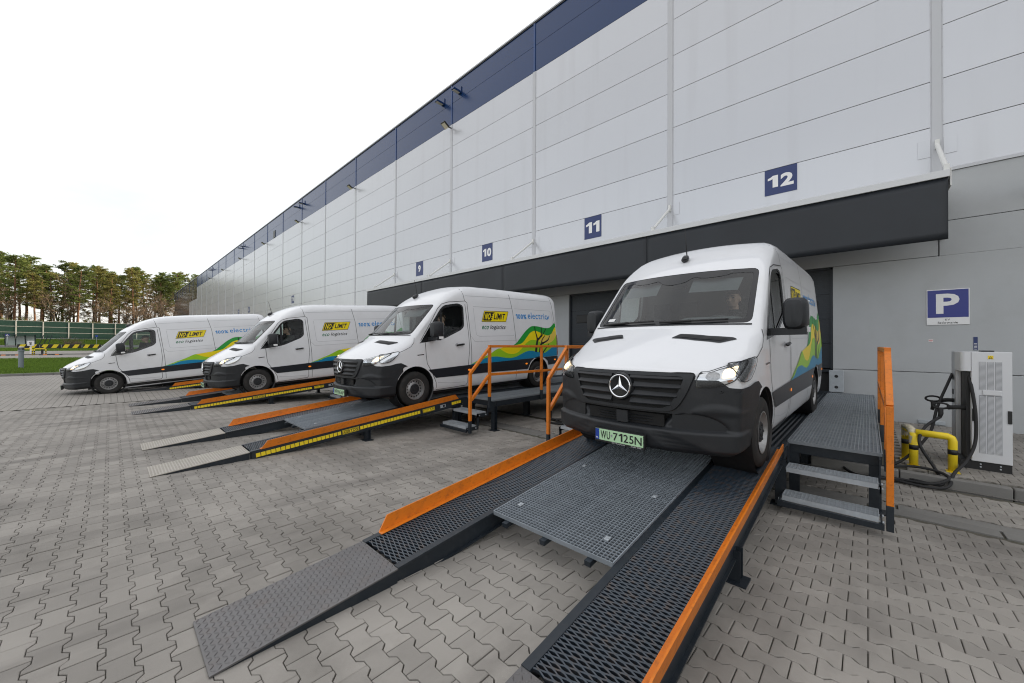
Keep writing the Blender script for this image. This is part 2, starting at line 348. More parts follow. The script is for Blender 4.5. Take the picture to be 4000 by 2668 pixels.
k2 = MB(); k2.box(-0.08, 0.08, -0.495, 0.495, -0.2, 0.12); k2m = k2.mesh('kerb_stone', ['kerb'])
for i in range(24): link('kerb_stone', k2m, kb, 0.015, (0, -21.5+i, 0))
k3 = empty('road_kerb', (-76, 0, 0.16), 'low grey kerb along the far side of the side road', 'kerb')
k3m = MB(); k3m.box(-0.15, 0.15, -2.48, 2.48, -0.2, 0.13); k3e = k3m.mesh('kerb_stone', ['kerb'])
for i in range(9): link('kerb_stone', k3e, k3, 0.02, (0, -36+i*5.0, 0))

# ------------------------------------------------------------------ warehouse
wh = empty('warehouse', (0, 0, 0), 'long silver grey metal clad warehouse with blue top band and loading docks', 'building')
ROWS = [5.735, 6.80, 7.86, 9.08, 10.30, 11.52, 12.74, 13.97, 15.14, 16.20]
LX = lambda k: 1.17-6.0*k
DOCKS = {12: -1.77, 11: -7.82, 10: -13.87, 9: -19.92}
pc = {}
def panel(w, h, mat):
    key = (round(w, 3), round(h, 3), mat)
    if key not in pc:
        q = MB(); q.box(-w/2, w/2, 0, 0.05, 0, h); pc[key] = q.mesh('wall_panel', [mat])
    return pc[key]
G = 0.0065
for k in range(-3, 25):
    x1, x0 = LX(k), LX(k+1)
    for r_ in range(9):
        z0, z1 = ROWS[r_]+G, ROWS[r_+1]-G
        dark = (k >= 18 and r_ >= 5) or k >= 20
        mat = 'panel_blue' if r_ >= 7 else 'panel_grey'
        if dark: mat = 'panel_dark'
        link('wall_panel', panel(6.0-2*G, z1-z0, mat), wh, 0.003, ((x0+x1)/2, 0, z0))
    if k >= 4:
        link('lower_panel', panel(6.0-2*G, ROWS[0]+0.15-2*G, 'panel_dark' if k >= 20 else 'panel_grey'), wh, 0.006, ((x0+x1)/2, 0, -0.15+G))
stg = MB(); stg.box(-0.075, 0.075, -0.022, 0, ROWS[0]+0.02, ROWS[7]); stg.box(-0.10, 0.10, -0.006, 0, ROWS[0]+0.02, ROWS[7])
for i in range(17):
    for sx in (-0.088, 0.088): stg.box(sx-0.008, sx+0.008, -0.012, -0.005, 6.9+i*0.42, 6.916+i*0.42)
stb = MB(); stb.box(-0.05, 0.05, -0.03, 0, ROWS[7]+0.004, ROWS[9])
stl = MB(); stl.box(-0.07, 0.07, -0.022, 0, -0.15, ROWS[0])
sg, sb_, sl_ = stg.mesh('joint_strip', ['strip_grey']), stb.mesh('joint_strip', ['strip_blue']), stl.mesh('joint_strip', ['strip_grey'])
for k in range(-3, 26):
    if k < 20: link('joint_strip', sg, wh, 0.004, (LX(k), 0, 0))
    link('joint_strip', sb_, wh, 0.004, (LX(k), 0, 0))
    if 5 <= k < 20: link('joint_strip', sl_, wh, 0, (LX(k), 0, 0))
q = MB(); q.box(-148.83, 90, 0.06, 60, 5.0, 16.1); q.box(19.17, 90, 0.06, 60, -0.6, 5.0); q.box(-148.83, -23.0, 0.06, 60, -0.6, 5.0); q.box(-23.0, 19.17, 1.2, 60, -0.6, 5.0); q.box(-23.0, 19.17, 0.20, 1.2, 3.9, 5.0)
q.build('building_core', 'joint_dark', wh)
q = MB(); q.box(-148.9, 19.2, -0.05, 0.4, 16.202, 16.27); q.build('parapet_cap', 'strip_grey', wh)
q = MB(); q.box(-148.9, 19.2, -0.035, -0.002, 16.14, 16.20); q.build('parapet_dark_trim', 'black', wh)  # thin black trim strip below the cap, standing proud of the wall
q = MB(); q.box(1.25, 19.1, -0.03, 0.0, 5.715, 5.79); q.build('base_flashing', 'strip_grey', wh, bevel=0.004)
# precast concrete around the docks
dxs = sorted(DOCKS.values()); HW = 1.12
def conc(x0, x1, z0, z1, y1=0.2, y0=0.0):
    q = MB(); q.box(-(x1-x0)/2, (x1-x0)/2, y0, y1, 0, z1-z0); q.build('concrete_panel', 'concrete', wh, bevel=0.008, loc=((x0+x1)/2, 0, z0))
conc(-0.65, 19.1, 1.166, 3.819); conc(1.203, 19.1, 3.8195, 4.594); conc(1.203, 19.1, 4.606, 5.712)
conc(-0.65+0.0, 19.1, -0.4, 1.154)
conc(-22.83, 1.187, 3.83, 5.73, 0.19, 0.012)
edges = [-22.83]+[v for d in dxs for v in (d-HW, d+HW)]
for i in range(0, len(edges)-1, 2):
    conc(edges[i], edges[i+1], 1.166, 3.819); conc(edges[i], edges[i+1], -0.4, 1.154)
# dock doors
dsec = MB(); dsec.box(-HW, HW, 0, 0.05, 0, 0.645)
for i in range(13): dsec.box(-HW+0.02, HW-0.02, -0.004, 0.0, 0.02+i*0.048, 0.044+i*0.048)
dse = dsec.mesh('door_section', ['door_dark'])
for num, dx in DOCKS.items():
    q = MB(); q.box(-HW, -HW+0.05, 0.05, 0.19, 1.16, 3.819); q.box(HW-0.05, HW, 0.05, 0.19, 1.16, 3.819); q.box(-HW, HW, 0.05, 0.19, 3.77, 3.819)
    dr = q.build('dock_door', 'door_dark', wh, loc=(dx, 0, 0))
    for i in range(4): link('door_section', dse, dr, 0, (0, 0.12, 1.175+i*0.652))
    for sx in (-0.55, 0.55):
        q = MB(); q.box(-0.26, 0.26, -0.02, 0.02, -0.165, 0.165); wf = q.build('door_window', 'black', dr, bevel=0.05, loc=(sx, 0.105, 2.80))
    q = MB(); q.box(-HW, HW, 0.25, 1.15, -0.4, 1.05, 0); q.box(-HW, HW, 0.15, 1.1, 1.07, 1.15, 1); q.box(-0.9, 0.9, 0.12, 0.15, 0.45, 0.55, 1); q.tube([(0.62, 0.2, 0.2), (0.62, 0.2, 1.07)], 0.05, 8, 2); q.build('dock_leveller', ['black', 'navy_steel', 'galv'], wh, loc=(dx, 0, 0))
    for sx in (-1, 1):
        q = MB(); q.box(-0.145, 0.145, -0.11, 0.0, 0.57, 1.13)
        bo = q.build('dock_bumper', 'galv', wh, bevel=0.012, loc=(dx+sx*1.19, 0, 0))
        for bz in (0.70, 0.98): MB().lathe([(-0.118, 0.001), (-0.118, 0.028), (-0.108, 0.042)], (0, 0, bz), 'Y', 12).build('bumper_bolt', 'black', bo)
# canopy
cn = empty('canopy', (0, 0, 0)); cn.parent = wh
sea = [-23.75, -17.43, -11.30, -5.01, 1.19]
for a, b in zip(sea, sea[1:]):
    q = MB(); nx, nz = 40, 8
    rr = random.Random(int(a*10)); ph = rr.random()*6
    vs = []
    for i in range(nx+1):
        for j in range(nz+1):
            t = i/nx; x = a+0.004+(b-a-0.008)*t; z = 3.91+1.245*j/nz
            e = max(0, 1-min(t, 1-t)*12); dy = -0.012*e*math.sin(math.pi*j/nz)+0.004*math.sin(x*1.7+ph)*(1-j/nz)
            vs.append((x, -1.45+dy, z))
    q.add(vs, [(i*(nz+1)+j, (i+1)*(nz+1)+j, (i+1)*(nz+1)+j+1, i*(nz+1)+j+1) for i in range(nx) for j in range(nz)])
    fo = q.build('fascia_sheet', 'canopy_dark', cn, smooth=True)
    sm = fo.modifiers.new('solid', 'SOLIDIFY'); sm.thickness = 0.02; sm.offset = 0
q = MB(); q.box(-23.8, 1.21, -1.50, -1.38, 5.155, 5.30); q.build('canopy_trim', 'white_trim', cn, bevel=0.006)
q = MB(); q.add([(-23.78, -1.38, 5.20), (1.2, -1.38, 5.20), (1.2, 0.0, 5.34), (-23.78, 0, 5.34), (-23.78, -1.38, 5.12), (1.2, -1.38, 5.12), (1.2, 0, 5.20), (-23.78, 0, 5.20)], [(0, 1, 2, 3), (7, 6, 5, 4), (0, 4, 5, 1), (1, 5, 6, 2), (2, 6, 7, 3), (3, 7, 4, 0)]); q.build('canopy_roof', 'white_trim', cn)
q = MB(); q.box(1.215, 1.235, -1.44, 0.0, 4.98, 5.34); q.box(1.215, 1.275, -0.10, 0.0, 4.2, 4.62); q.build('end_bracket', 'white_steel', cn, bevel=0.006)
for k in range(5):
    q = MB(); q.tube([(0, -0.04, 6.36), (0, -1.40, 5.36)], 0.042, 10); q.box(-0.035, 0.035, -0.10, -0.02, 6.26, 6.46); q.box(-0.04, 0.04, -1.46, -1.36, 5.30, 5.42)
    q.build('tie_rod', 'white_steel', cn, loc=(LX(k), 0, 0), smooth=35)
    q = MB()
    for sx in (-0.30, 0.10): q.box(sx, sx+0.20, -0.010, -0.001, 6.12, 6.52)
    q.build('anchor_plate', 'panel_grey', cn, loc=(LX(k), 0, 0), bevel=0.002)
q = MB(); q.tube([(-18.9, -0.08, 5.35), (-18.9, -0.08, 5.75), (-18.9, -0.2, 5.85)], 0.025, 8); q.build('overflow_pipe', 'white_steel', wh, smooth=True)
q = MB(); q.box(-50.35, -49.6, -0.03, 0, 13.98, 14.8, 0)
for i in range(8): q.box(-50.3, -49.65, -0.045, -0.03, 14.03+i*0.095, 14.08+i*0.095, 1)
q.build('louvre_vent', ['black', 'joint_dark'], wh)
# dock number signs
def number_sign(num, cx, z0, z1, w=0.75, label=None):
    q = MB(); q.box(-w/2, w/2, -0.012, -0.001, z0, z1)
    o = q.build('number_sign', 'sign_blue', None, loc=(cx, 0, 0)); tag(o, label, 'sign', 'dock number signs')
    h = (z1-z0)*0.50; zc = (z0+z1)/2; wd = w*(0.80 if len(num) > 1 else 0.36)
    v, f = fit_text(num, -wd/2, wd/2, zc-h/2, zc+h/2, bold=0.045)
    m = MB(); m.add([(a, -0.0145, b) for a, b in v], f); m.build('numeral', 'white_sign', o, fix=False)
for num, dx in DOCKS.items():
    number_sign(str(num), dx, 5.94 if num < 12 else 6.06, 6.79, label={12: 'largest blue number sign, reading 12, on the wall above the nearest van', 11: 'blue number sign reading 11, just left of the nearest van roof', 10: 'blue number sign reading 10, above the second van from the right', 9: 'smallest blue number sign above the canopy, reading 9'}[num])
number_sign('T1', -43.35, 5.93, 6.72, label='blue sign reading T1 on the far part of the grey wall')
number_sign('13', 4.25, 5.94, 6.79, label='blue sign with white number 13 on the wall right of the canopy')
for i, xx in enumerate((-61.4, -67.5)):
    number_sign(('8', '7')[i], xx, 5.93, 6.72, label=('dark blue number sign just above the roof of the farthest van', 'farthest dark blue number sign low on the grey wall')[i])
# wall lamps
ords = ['nearest', 'second nearest', 'third nearest', 'fourth nearest', 'fifth nearest', 'sixth nearest', 'seventh nearest', 'farthest']
fl = MB(); fl.box(-0.02, 0.02, -0.36, 0, 13.74, 13.80); fl.bar((0, -0.30, 13.66), (0, -0.62, 13.86), 0.34, 0.09)
fl2 = MB(); fl2.bar((0, -0.33, 13.627), (0, -0.60, 13.796), 0.28, 0.02)
flm, fl2m = fl.mesh('floodlight', ['black']), fl2.mesh('lens', ['lamp_lens'])
for i, k in enumerate((3, 5, 7, 9, 11, 13, 15)):
    o = link('floodlight', flm, None, 0.006, (LX(k), 0, 0)); tag(o, '%s small black floodlight under the blue wall band' % ords[i].capitalize(), 'floodlight', 'floodlights along the wall')
    link('lens', fl2m, o)
bl = MB(); bl.box(-0.12, 0.12, -0.55, 0, 15.36, 15.46); bl.box(-0.12, 0.12, -0.05, 0, 15.46, 15.72)
bl2 = MB(); bl2.box(-0.09, 0.09, -0.50, -0.10, 15.345, 15.359)
blm, bl2m = bl.mesh('box_lamp', ['panel_blue']), bl2.mesh('lens', ['lamp_lens'])
for i, k in enumerate((3, 7, 11, 15)):
    for s_ in (1, -1):
        o = link('box_lamp', blm, None, 0.01, (LX(k)+s_*0.75, 0, 0)); tag(o, '%s blue box lamp of the %s pair below the roof edge' % ('Right' if s_ > 0 else 'Left', ords[i]), 'wall lamp', 'box lamps below the roof edge')
        link('lens', bl2m, o)
o = link('floodlight', flm, None, 0.006, (2.62, 0.0, -8.75)); tag(o, 'Black floodlight at the right picture edge beside the canopy', 'floodlight', 'floodlights along the wall'); link('lens', fl2m, o)
# parking sign and stickers
q = MB(); q.box(-0.32, 0.32, -0.016, -0.002, 0.0, 0.80); ps = q.build('parking_sign', 'white_sign', None, loc=(1.32, 0, 2.25), bevel=0.004)
tag(ps, 'blue parking sign with white letter P on the grey wall', 'sign')
q = MB(); q.box(-0.305, 0.305, -0.0185, -0.0165, 0.165, 0.785); q.build('blue_field', 'p_blue', ps)
v, f = fit_text('P', -0.175, 0.175, 0.25, 0.70, bold=0.03); m = MB(); m.add([(a, -0.0205, b) for a, b in v], f); m.build('letter', 'white_sign', ps, fix=False)
for t, a, b, c, d in (('EV', -0.035, 0.035, 0.095, 0.135), ('ładowanie', -0.15, 0.15, 0.025, 0.075)):
    v, f = fit_text(t, a, b, c, d, bold=0.005); m = MB(); m.add([(p, -0.0185, r) for p, r in v], f); m.build('lettering', 'black', ps, fix=False)
q = MB(); q.box(-0.035, 0.035, -0.006, -0.001, 1.86, 1.92, 0); q.box(-0.03, 0.03, -0.008, -0.0061, 1.895, 1.91, 1); q.box(-0.025, 0.025, -0.008, -0.0061, 1.875, 1.88, 1)
tag(q.build('wall_sticker', ['white_sign', 'red'], None, loc=(1.065, 0, 0)), 'tiny red and white sticker below the parking sign', 'sticker')
q = MB(); q.box(-0.03, 0.03, -0.006, -0.001, 1.68, 1.97, 0)
for i in range(5): q.box(-0.02, 0.02, -0.008, -0.0061, 1.70+i*0.03, 1.71+i*0.03, 1)
tag(q.build('info_sticker', ['sign_blue', 'white_sign'], None, loc=(1.72, 0, 0)), 'narrow blue information sticker on the wall behind the charger', 'sticker')
q = MB(); q.box(-0.21, 0.21, -0.03, -0.001, -0.02, 0.06); tag(q.build('base_plate', 'galv', None, loc=(1.07, 0, 0), bevel=0.005), 'flat galvanised plate at the foot of the wall', 'plate')

# ------------------------------------------------------------------ loading ramps
YF, YH, YL, ZH, ZL = -12.54, -11.45, -7.35, 0.11, 0.525
SL = math.atan2(ZL-ZH, YL-YH); LEN = math.hypot(ZL-ZH, YL-YH)
def grating(x0, x1, y0, y1, px, py, hb=0.03, hc=0.012, t=0.004, band=True):
    q = MB(); nx = max(1, round((x1-x0)/px)); ny = max(1, round((y1-y0)/py))
    for i in range(nx+1):
        x = x0+(x1-x0)*i/nx; q.box(x-t/2, x+t/2, y0, y1, -hb, 0)
    for j in range(ny+1):
        y = y0+(y1-y0)*j/ny; q.box(x0+t, x1-t, y-t/2, y+t/2, -hc, -0.001)
    if band:
        for y in (y0, y1): q.box(x0, x1, y-0.004, y+0.004, -hb-0.004, 0.0015)
        for x in (x0, x1): q.box(x-0.004, x+0.004, y0, y1, -hb-0.004, 0.0015)
    return q
# expanded metal
q = MB(); lw, d_ = 0.100, 0.0168; w0 = 0.265; nseg = 24
for k in range(int(LEN/d_)-1):
    y = 0.03+k*d_; ring = []
    for i in range(nseg+1):
        x = -w0+2*w0*i/nseg; ph = (x/lw) % 1.0; tri = 1-4*abs(ph-0.5)
        tri = max(-0.8, min(0.8, tri*1.15))/0.8
        yy = y+(1 if k % 2 else -1)*d_*0.42*tri
        ring.append([(x, yy-0.0035, 0.0), (x, yy+0.003, 0.004), (x, yy+0.0085, -0.024), (x, yy+0.002, -0.028)])
    vs = [p for r_ in ring for p in r_]
    q.add(vs, [(i*4+j, i*4+(j+1) % 4, (i+1)*4+(j+1) % 4, (i+1)*4+j) for i in range(nseg) for j in range(4)])
mesh_me = q.mesh('expanded_mesh', ['mesh_steel'], fix=False)
q = MB(); q.box(-0.25, 0.25, 0, 0.04, -0.07, -0.034)
cross_me = q.mesh('cross_bar', ['navy_steel'])
q = MB(); q.box(-0.028, 0.028, 0.0, LEN, -0.012, 0.006); q.box(-0.004, 0.004, 0.0, LEN, -0.15, -0.012); q.box(-0.028, 0.028, 0.0, LEN, -0.162, -0.15)
beam_me = q.mesh('side_beam', ['navy_steel'])
def rail_me(flip):
    q = MB(); s0, s1, h = 0.14, LEN-0.10, 0.115
    pr = [(s0, 0.0), (s0+0.10, h), (s1-0.10, h), (s1, 0.0)]
    vs = []
    for xx, tl in ((0.0, 0.0), (0.012, 0.0)):
        for (s, z) in pr: vs.append((flip*(xx+z*0.16), s, z))
    q.add(vs, [(0, 1, 2, 3), (7, 6, 5, 4)]+[(i, i+4, (i+1) % 4+4, (i+1) % 4) for i in range(4)])
    q.box(*sorted((flip*0.0, flip*-0.05)), s0, s1, 0.0065, 0.011)
    return q.mesh('kerb_rail', ['orange'])
rail_r, rail_l = rail_me(1), rail_me(-1)
# approach plate with raised tear-drops
def approach(mat):
    q = MB(); w = 0.285; n_ = YH-YF
    q.add([(-w, 0, 0.012), (w, 0, 0.012), (w, n_, ZH), (-w, n_, ZH), (-w, 0, 0.002), (w, 0, 0.002), (w, n_, ZH-0.01), (-w, n_, ZH-0.01)], [(0, 1, 2, 3), (7, 6, 5, 4), (0, 4, 5, 1), (1, 5, 6, 2), (2, 6, 7, 3), (3, 7, 4, 0)], 0)
    for sx in (-1, 1):
        x0, x1 = sorted((sx*(w-0.006), sx*(w-0.014)))
        q.add([(x0, 0.05, 0.005), (x0, n_-0.002, ZH-0.011), (x0, n_-0.002, -0.02), (x0, 0.05, -0.02), (x1, 0.05, 0.005), (x1, n_-0.002, ZH-0.011), (x1, n_-0.002, -0.02), (x1, 0.05, -0.02)], [(0, 1, 2, 3), (7, 6, 5, 4), (0, 4, 5, 1), (1, 5, 6, 2), (2, 6, 7, 3), (3, 7, 4, 0)], 1)
    sl = (ZH-0.012)/n_; st = 0.031
    for i in range(int(2*w/st)):
        for j in range(int(n_/st)):
            x = -w+0.016+i*st; y = 0.02+j*st; a = R(45) if (i+j) % 2 else R(-45)
            ux, uy = math.cos(a), math.sin(a); l, t = 0.0165, 0.0042
            def Pn(s, b, h): X_, Y_ = x+ux*s-uy*b, y+uy*s+ux*b; return (X_, Y_, 0.012+Y_*sl+h)
            q.add([Pn(-l, 0, 0), Pn(0, -t, 0), Pn(l, 0, 0), Pn(0, t, 0), Pn(-l*0.5, 0, 0.0038), Pn(l*0.5, 0, 0.0038)], [(0, 1, 4), (1, 5, 4), (1, 2, 5), (2, 3, 5), (3, 4, 5), (3, 0, 4)], 0)
    return q.mesh('approach_plate', [mat, 'navy_steel'])
app_d, app_l = approach('tread_plate'), approach('tread_plate_light')
gr_me = grating(-0.60, 0.60, 0.97, LEN, 0.0335, 0.0335).mesh('centre_grating', ['galv_centre'])
q = MB(); q.box(-0.025, 0.025, 0.92, LEN, -0.075, -0.036)
gsup_me = q.mesh('grating_bearer', ['navy_steel'])
q = MB(); q.box(-0.02, 0.02, -0.025, 0.025, 0.001, 0.006); q.lathe([(0.006, 0.009), (0.013, 0.009), (0.013, 0.001)], (0, 0, 0), 'Z', 8)
clip_me = q.mesh('grating_clip', ['galv'])
sq = MB(); sq.box(0, 0.003, -0.029, 0.029, -0.03, 0.03); sq_me = sq.mesh('reflective_square', ['yellow'])
# landing
LL = -0.15-YL
q = MB(); prof = []; nr = 9
for i in range(nr*4+1):
    ph = i % 4; prof.append((-0.262+0.524*i/(nr*4), 0.0 if ph in (1, 2) else -0.016))
vs = [(x, yy, z) for yy in (0, LL) for x, z in prof]; k = len(prof)
q.add(vs, [(i, i+1, k+i+1, k+i) for i in range(k-1)])
ridge_me = q.mesh('landing_track', ['navy_steel'])
q = MB(); q.box(-0.028, 0.028, 0, LL, -0.13, 0.008); lbeam_me = q.mesh('landing_beam', ['navy_steel'])
lgr_me = grating(-0.57, 0.57, 0.03, LL, 0.04, 0.04).mesh('landing_grating', ['galv_grip'])
def leg_mesh(h):
    q = MB(); q.box(-0.05, 0.05, -0.045, -0.037, -h, -0.10); q.box(-0.05, 0.05, 0.037, 0.045, -h, -0.10); q.box(-0.004, 0.004, -0.037, 0.037, -h, -0.10); q.box(-0.095, 0.095, -0.085, 0.085, -h, -h+0.014)
    return q.mesh('leg', ['navy_steel'])
def zr(y): return ZH+(y-YH)*math.tan(SL) if y < YL else ZL
def label_plate(parent, s, txts, w, h):
    q = MB(); q.box(0, 0.004, -w/2, w/2, -h/2, h/2, 0); o = q.build('label_plate', ['yellow'], parent, loc=(1.1805, YH, ZH)); o.rotation_euler.x = SL
    for vtx in o.data.vertices: vtx.co.y += s; vtx.co.z += -0.072
    m = MB()
    t = 0.006
    for (a0, a1, b0, b1) in ((-w/2+t, w/2-t, h/2-2*t, h/2-t), (-w/2+t, w/2-t, -h/2+t, -h/2+2*t), (-w/2+t, -w/2+2*t, -h/2+2*t, h/2-2*t), (w/2-2*t, w/2-t, -h/2+2*t, h/2-2*t)):
        m.add([(0.005, a0+s, b0-0.072), (0.005, a1+s, b0-0.072), (0.005, a1+s, b1-0.072), (0.005, a0+s, b1-0.072)], [(0, 1, 2, 3)])
    for (t_, a, b, c, d, bo) in txts:
        v, f = fit_text(t_, a, b, c, d, bold=bo); m.add([(0.0055, p+s, r_-0.072) for p, r_ in v], f)
    m.build('lettering', 'black', o, fix=False)
def ramp(cx, label, light, squares):
    t = empty('loading_ramp', (cx, 0, 0), label, 'ramp', 'van loading ramps')
    for sx in (-1, 1):
        xc = sx*0.89
        link('approach_plate', app_l if light else app_d, t, 0, (xc, YF, 0))
        def inc(name, me, x, bev=0.0): return link(name, me, t, bev, (x, YH, ZH), (SL, 0, 0))
        inc('expanded_mesh', mesh_me, xc)
        for i in range(12): link('cross_bar', cross_me, t, 0, (xc, YH+(0.2+i*0.34)*math.cos(SL), ZH+(0.2+i*0.34)*math.sin(SL)), (SL, 0, 0))
        inc('side_beam', beam_me, xc-0.258); inc('side_beam', beam_me, xc+0.258)
        inc('kerb_rail', rail_r if sx > 0 else rail_l, sx*1.165)
        link('landing_track', ridge_me, t, 0, (xc, YL+0.002, ZL)); link('landing_beam', lbeam_me, t, 0.004, (xc-0.258, YL+0.002, ZL)); link('landing_beam', lbeam_me, t, 0.004, (xc+0.258, YL+0.002, ZL))
        for yy in (-9.6, -7.45, -5.1, -3.0, -1.0):
            h = zr(yy)-zg(yy); link('leg', leg_mesh(h), t, 0, (sx*1.15, yy, zr(yy)-0.0))
    link('centre_grating', gr_me, t, 0, (0, YH, ZH+0.022), (SL, 0, 0)); 
    for sx in (-0.42, 0.0, 0.42): link('grating_bearer', gsup_me, t, 0, (sx, YH, ZH+0.022), (SL, 0, 0))
    
    for sx, sy in ((-0.47, 1.2), (0.43, 1.2), (-0.47, 2.3), (0.45, 2.05)): link('grating_clip', clip_me, t, 0, (sx, YH+sy*math.cos(SL), ZH+0.022+sy*math.sin(SL)), (SL, 0, 0))
    link('landing_grating', lgr_me, t, 0, (0, YL, ZL+0.012))
    for bb in ((-1.2, 1.2, -0.16, -0.13, ZL-0.1, ZL+0.06), (-1.1, 1.1, -9.66, -9.54, zr(-9.6)-0.26, zr(-9.6)-0.17), (-1.1, 1.1, -7.5, -7.4, 0.28, 0.36)): MB().box(*bb).build('cross_beam', 'navy_steel', t)
    for sx in (-1.0, 1.0): MB().bar((sx, -7.40, 0.05), (sx, -6.6, 0.42), 0.05, 0.05).build('brace', 'navy_steel', t)
    if squares:
        q = MB(); q.box(0, 0.006, 0.02, LEN-0.01, -0.148, -0.006); o = q.build('side_plate', 'navy_steel', t, loc=(1.174, YH, ZH)); o.rotation_euler.x = SL
        s = 0.10
        while s < LEN-0.05:
            if not (1.34 < s < 1.72 or 3.02 < s < 3.80):
                link('reflective_square', sq_me, t, 0, (1.1805, YH+s*math.cos(SL)+0.072*math.sin(SL), ZH+s*math.sin(SL)-0.072*math.cos(SL)), (SL, 0, 0))
            s += 0.068
        label_plate(t, 1.53, [('GERTON', -0.125, 0.125, -0.022, 0.022, 0.03)], 0.30, 0.075)
        label_plate(t, 3.20, [('3,5t', 0.03, 0.125, -0.020, 0.026, 0.02), ('DOPUSZCZALNE', -0.13, 0.0, 0.006, 0.018, 0.0), ('OBCIĄŻENIE', -0.13, -0.02, -0.018, -0.005, 0.0)], 0.30, 0.075)
        q = MB(); q.box(0, 0.004, 3.50, 3.64, -0.105, -0.04, 0); q.box(0.0041, 0.006, 3.565, 3.615, -0.095, -0.05, 1); o = q.build('type_plate', ['galv', 'black'], t, loc=(1.1805, YH, ZH)); o.rotation_euler.x = SL
    return t
RX = [-1.90, -7.97, -14.13, -20.2]
ramp(RX[0], 'large orange edged steel ramp in the foreground under the nearest van', False, False)
ramp(RX[1], 'orange edged steel ramp with pale worn foot plates, second from the right', True, True)
ramp(RX[2], 'orange edged steel ramp under the third van from the right', False, True)
ramp(RX[3], 'orange edged steel ramp behind the leftmost van', False, True)

# side platforms with steps and handrail
deck_me = {}
def platform(cx, sx, dy, label, segs):
    t = empty('access_platform', (cx, dy, 0), label, 'platform', 'steel access platforms beside the ramps')
    a, b = 1.20, 2.06
    X_ = lambda v0, v1: tuple(sorted((sx*v0, sx*v1)))
    for (y0, y1) in segs:
        x0, x1 = X_(a, b)
        link('deck_grating', grating(0, x1-x0, 0, y1-y0, 0.033, 0.033, 0.03, 0.028, 0.011).mesh('deck_grating', ['galv_grip']), t, 0, (x0, y0, 0.552))
    ye = segs[-1][1]
    q = MB(); x0, x1 = X_(a, b)
    q.box(x0+0.01, x1-0.01, -7.17, -7.10, 0.40, 0.515); q.box(x0, x0+0.05, -7.10, ye, 0.40, 0.515); q.box(x1-0.05, x1, -7.10, ye, 0.40, 0.515)
    for (y0, y1) in segs: q.box(x0+0.05, x1-0.05, y1-0.05, y1, 0.42, 0.515)
    q.build('frame', 'navy_steel', t, bevel=0.004)
    for yy in (-7.12, -5.15, -3.2, -1.0):
        if yy < ye:
            for xx in (a+0.06, b-0.06): link('leg', leg_mesh(0.50-zg(yy)), t, 0, (sx*xx, yy, 0.50))
    for i, (yy, zz) in enumerate(((-7.93, 0.075), (-7.64, 0.32))):
        g = grating(0, x1-x0-0.08, 0, 0.25, 0.033, 0.025, 0.028, 0.012, 0.004); g.box(0, x1-x0-0.08, -0.008, 0.0, -0.05, 0.002)
        link('tread', g.mesh('tread', ['galv']), t, 0, (x0+0.04, yy, zz))
    for xx in (a+0.02, b-0.02):
        q = MB(); xa, xb = X_(xx-0.006, xx+0.006)
        for (y0, y1, z0, z1) in ((-7.95, -7.62, -0.02, 0.05), (-7.66, -7.60, 0.05, 0.30), (-7.66, -7.33, 0.23, 0.30), (-7.37, -7.15, 0.30, 0.515)): q.box(xa, xb, y0, y1, z0, z1)
        q.box(xa-0.001, xb+0.001, -7.66, -7.62, -0.02, 0.05)
        st = q.build('stringer', 'navy_steel', t)
        for (y, z) in ((-7.90, 0.02), (-7.70, 0.02), (-7.6, 0.265), (-7.42, 0.265)): MB().lathe([(-0.02, 0.001), (-0.02, 0.014), (0.02, 0.014), (0.02, 0.001)], (sx*xx, y, z), 'X', 8).build('bolt', 'galv', st)
    q = MB(); q.box(x0, x1, -7.975, -7.94, -0.035, 0.02); q.build('bottom_bar', 'navy_steel', t)
    hx = sx*2.10; w = 0.055
    def pipe(name, p, q_, mats='orange'):
        m = MB(); m.bar(p, q_, w, w, 0, (0, 0, 1) if abs(p[2]-q_[2]) < 0.3 else (0, 1, 0)); return m.build(name, mats, t, bevel=0.005)
    pipe('post', (hx, -7.90, 0.20), (hx, -7.90, 1.17)); pipe('post_foot', (hx, -7.90, -0.05), (hx, -7.90, 0.1995), 'navy_steel')
    for yy in (-7.36, -5.60, -3.78):
        pipe('post', (hx, yy, 0.64), (hx, yy, 1.69)); pipe('post_foot', (hx, yy, 0.40), (hx, yy, 0.6395), 'navy_steel')
    pipe('top_rail', (hx, -7.90, 1.165), (hx, -7.36, 1.69)); pipe('top_rail', (hx, -7.388, 1.7155), (hx, -3.752, 1.7155))
    pipe('mid_rail', (hx, -7.87, 0.62), (hx, -7.39, 1.09)); pipe('mid_rail', (hx, -7.33, 1.115), (hx, -5.63, 1.115)); pipe('mid_rail', (hx, -5.57, 1.115), (hx, -3.81, 1.115))
    return t
full = [(-7.2, -5.62), (-5.6, -3.92), (-3.9, -2.2), (-2.18, -0.25)]
platform(-1.94, 1, 0.22, 'steel access platform with orange handrail right of the nearest van', full)
platform(-1.94, -1, 0.22, 'steel steps with orange handrail on the left of the nearest ramp', full)
platform(RX[1], 1, 0.0, 'steel access platform with orange handrail beside the second van from the right', full)
platform(RX[2], 1, 0.0, 'steel steps partly hidden behind the bumper of the second van from the right', full)
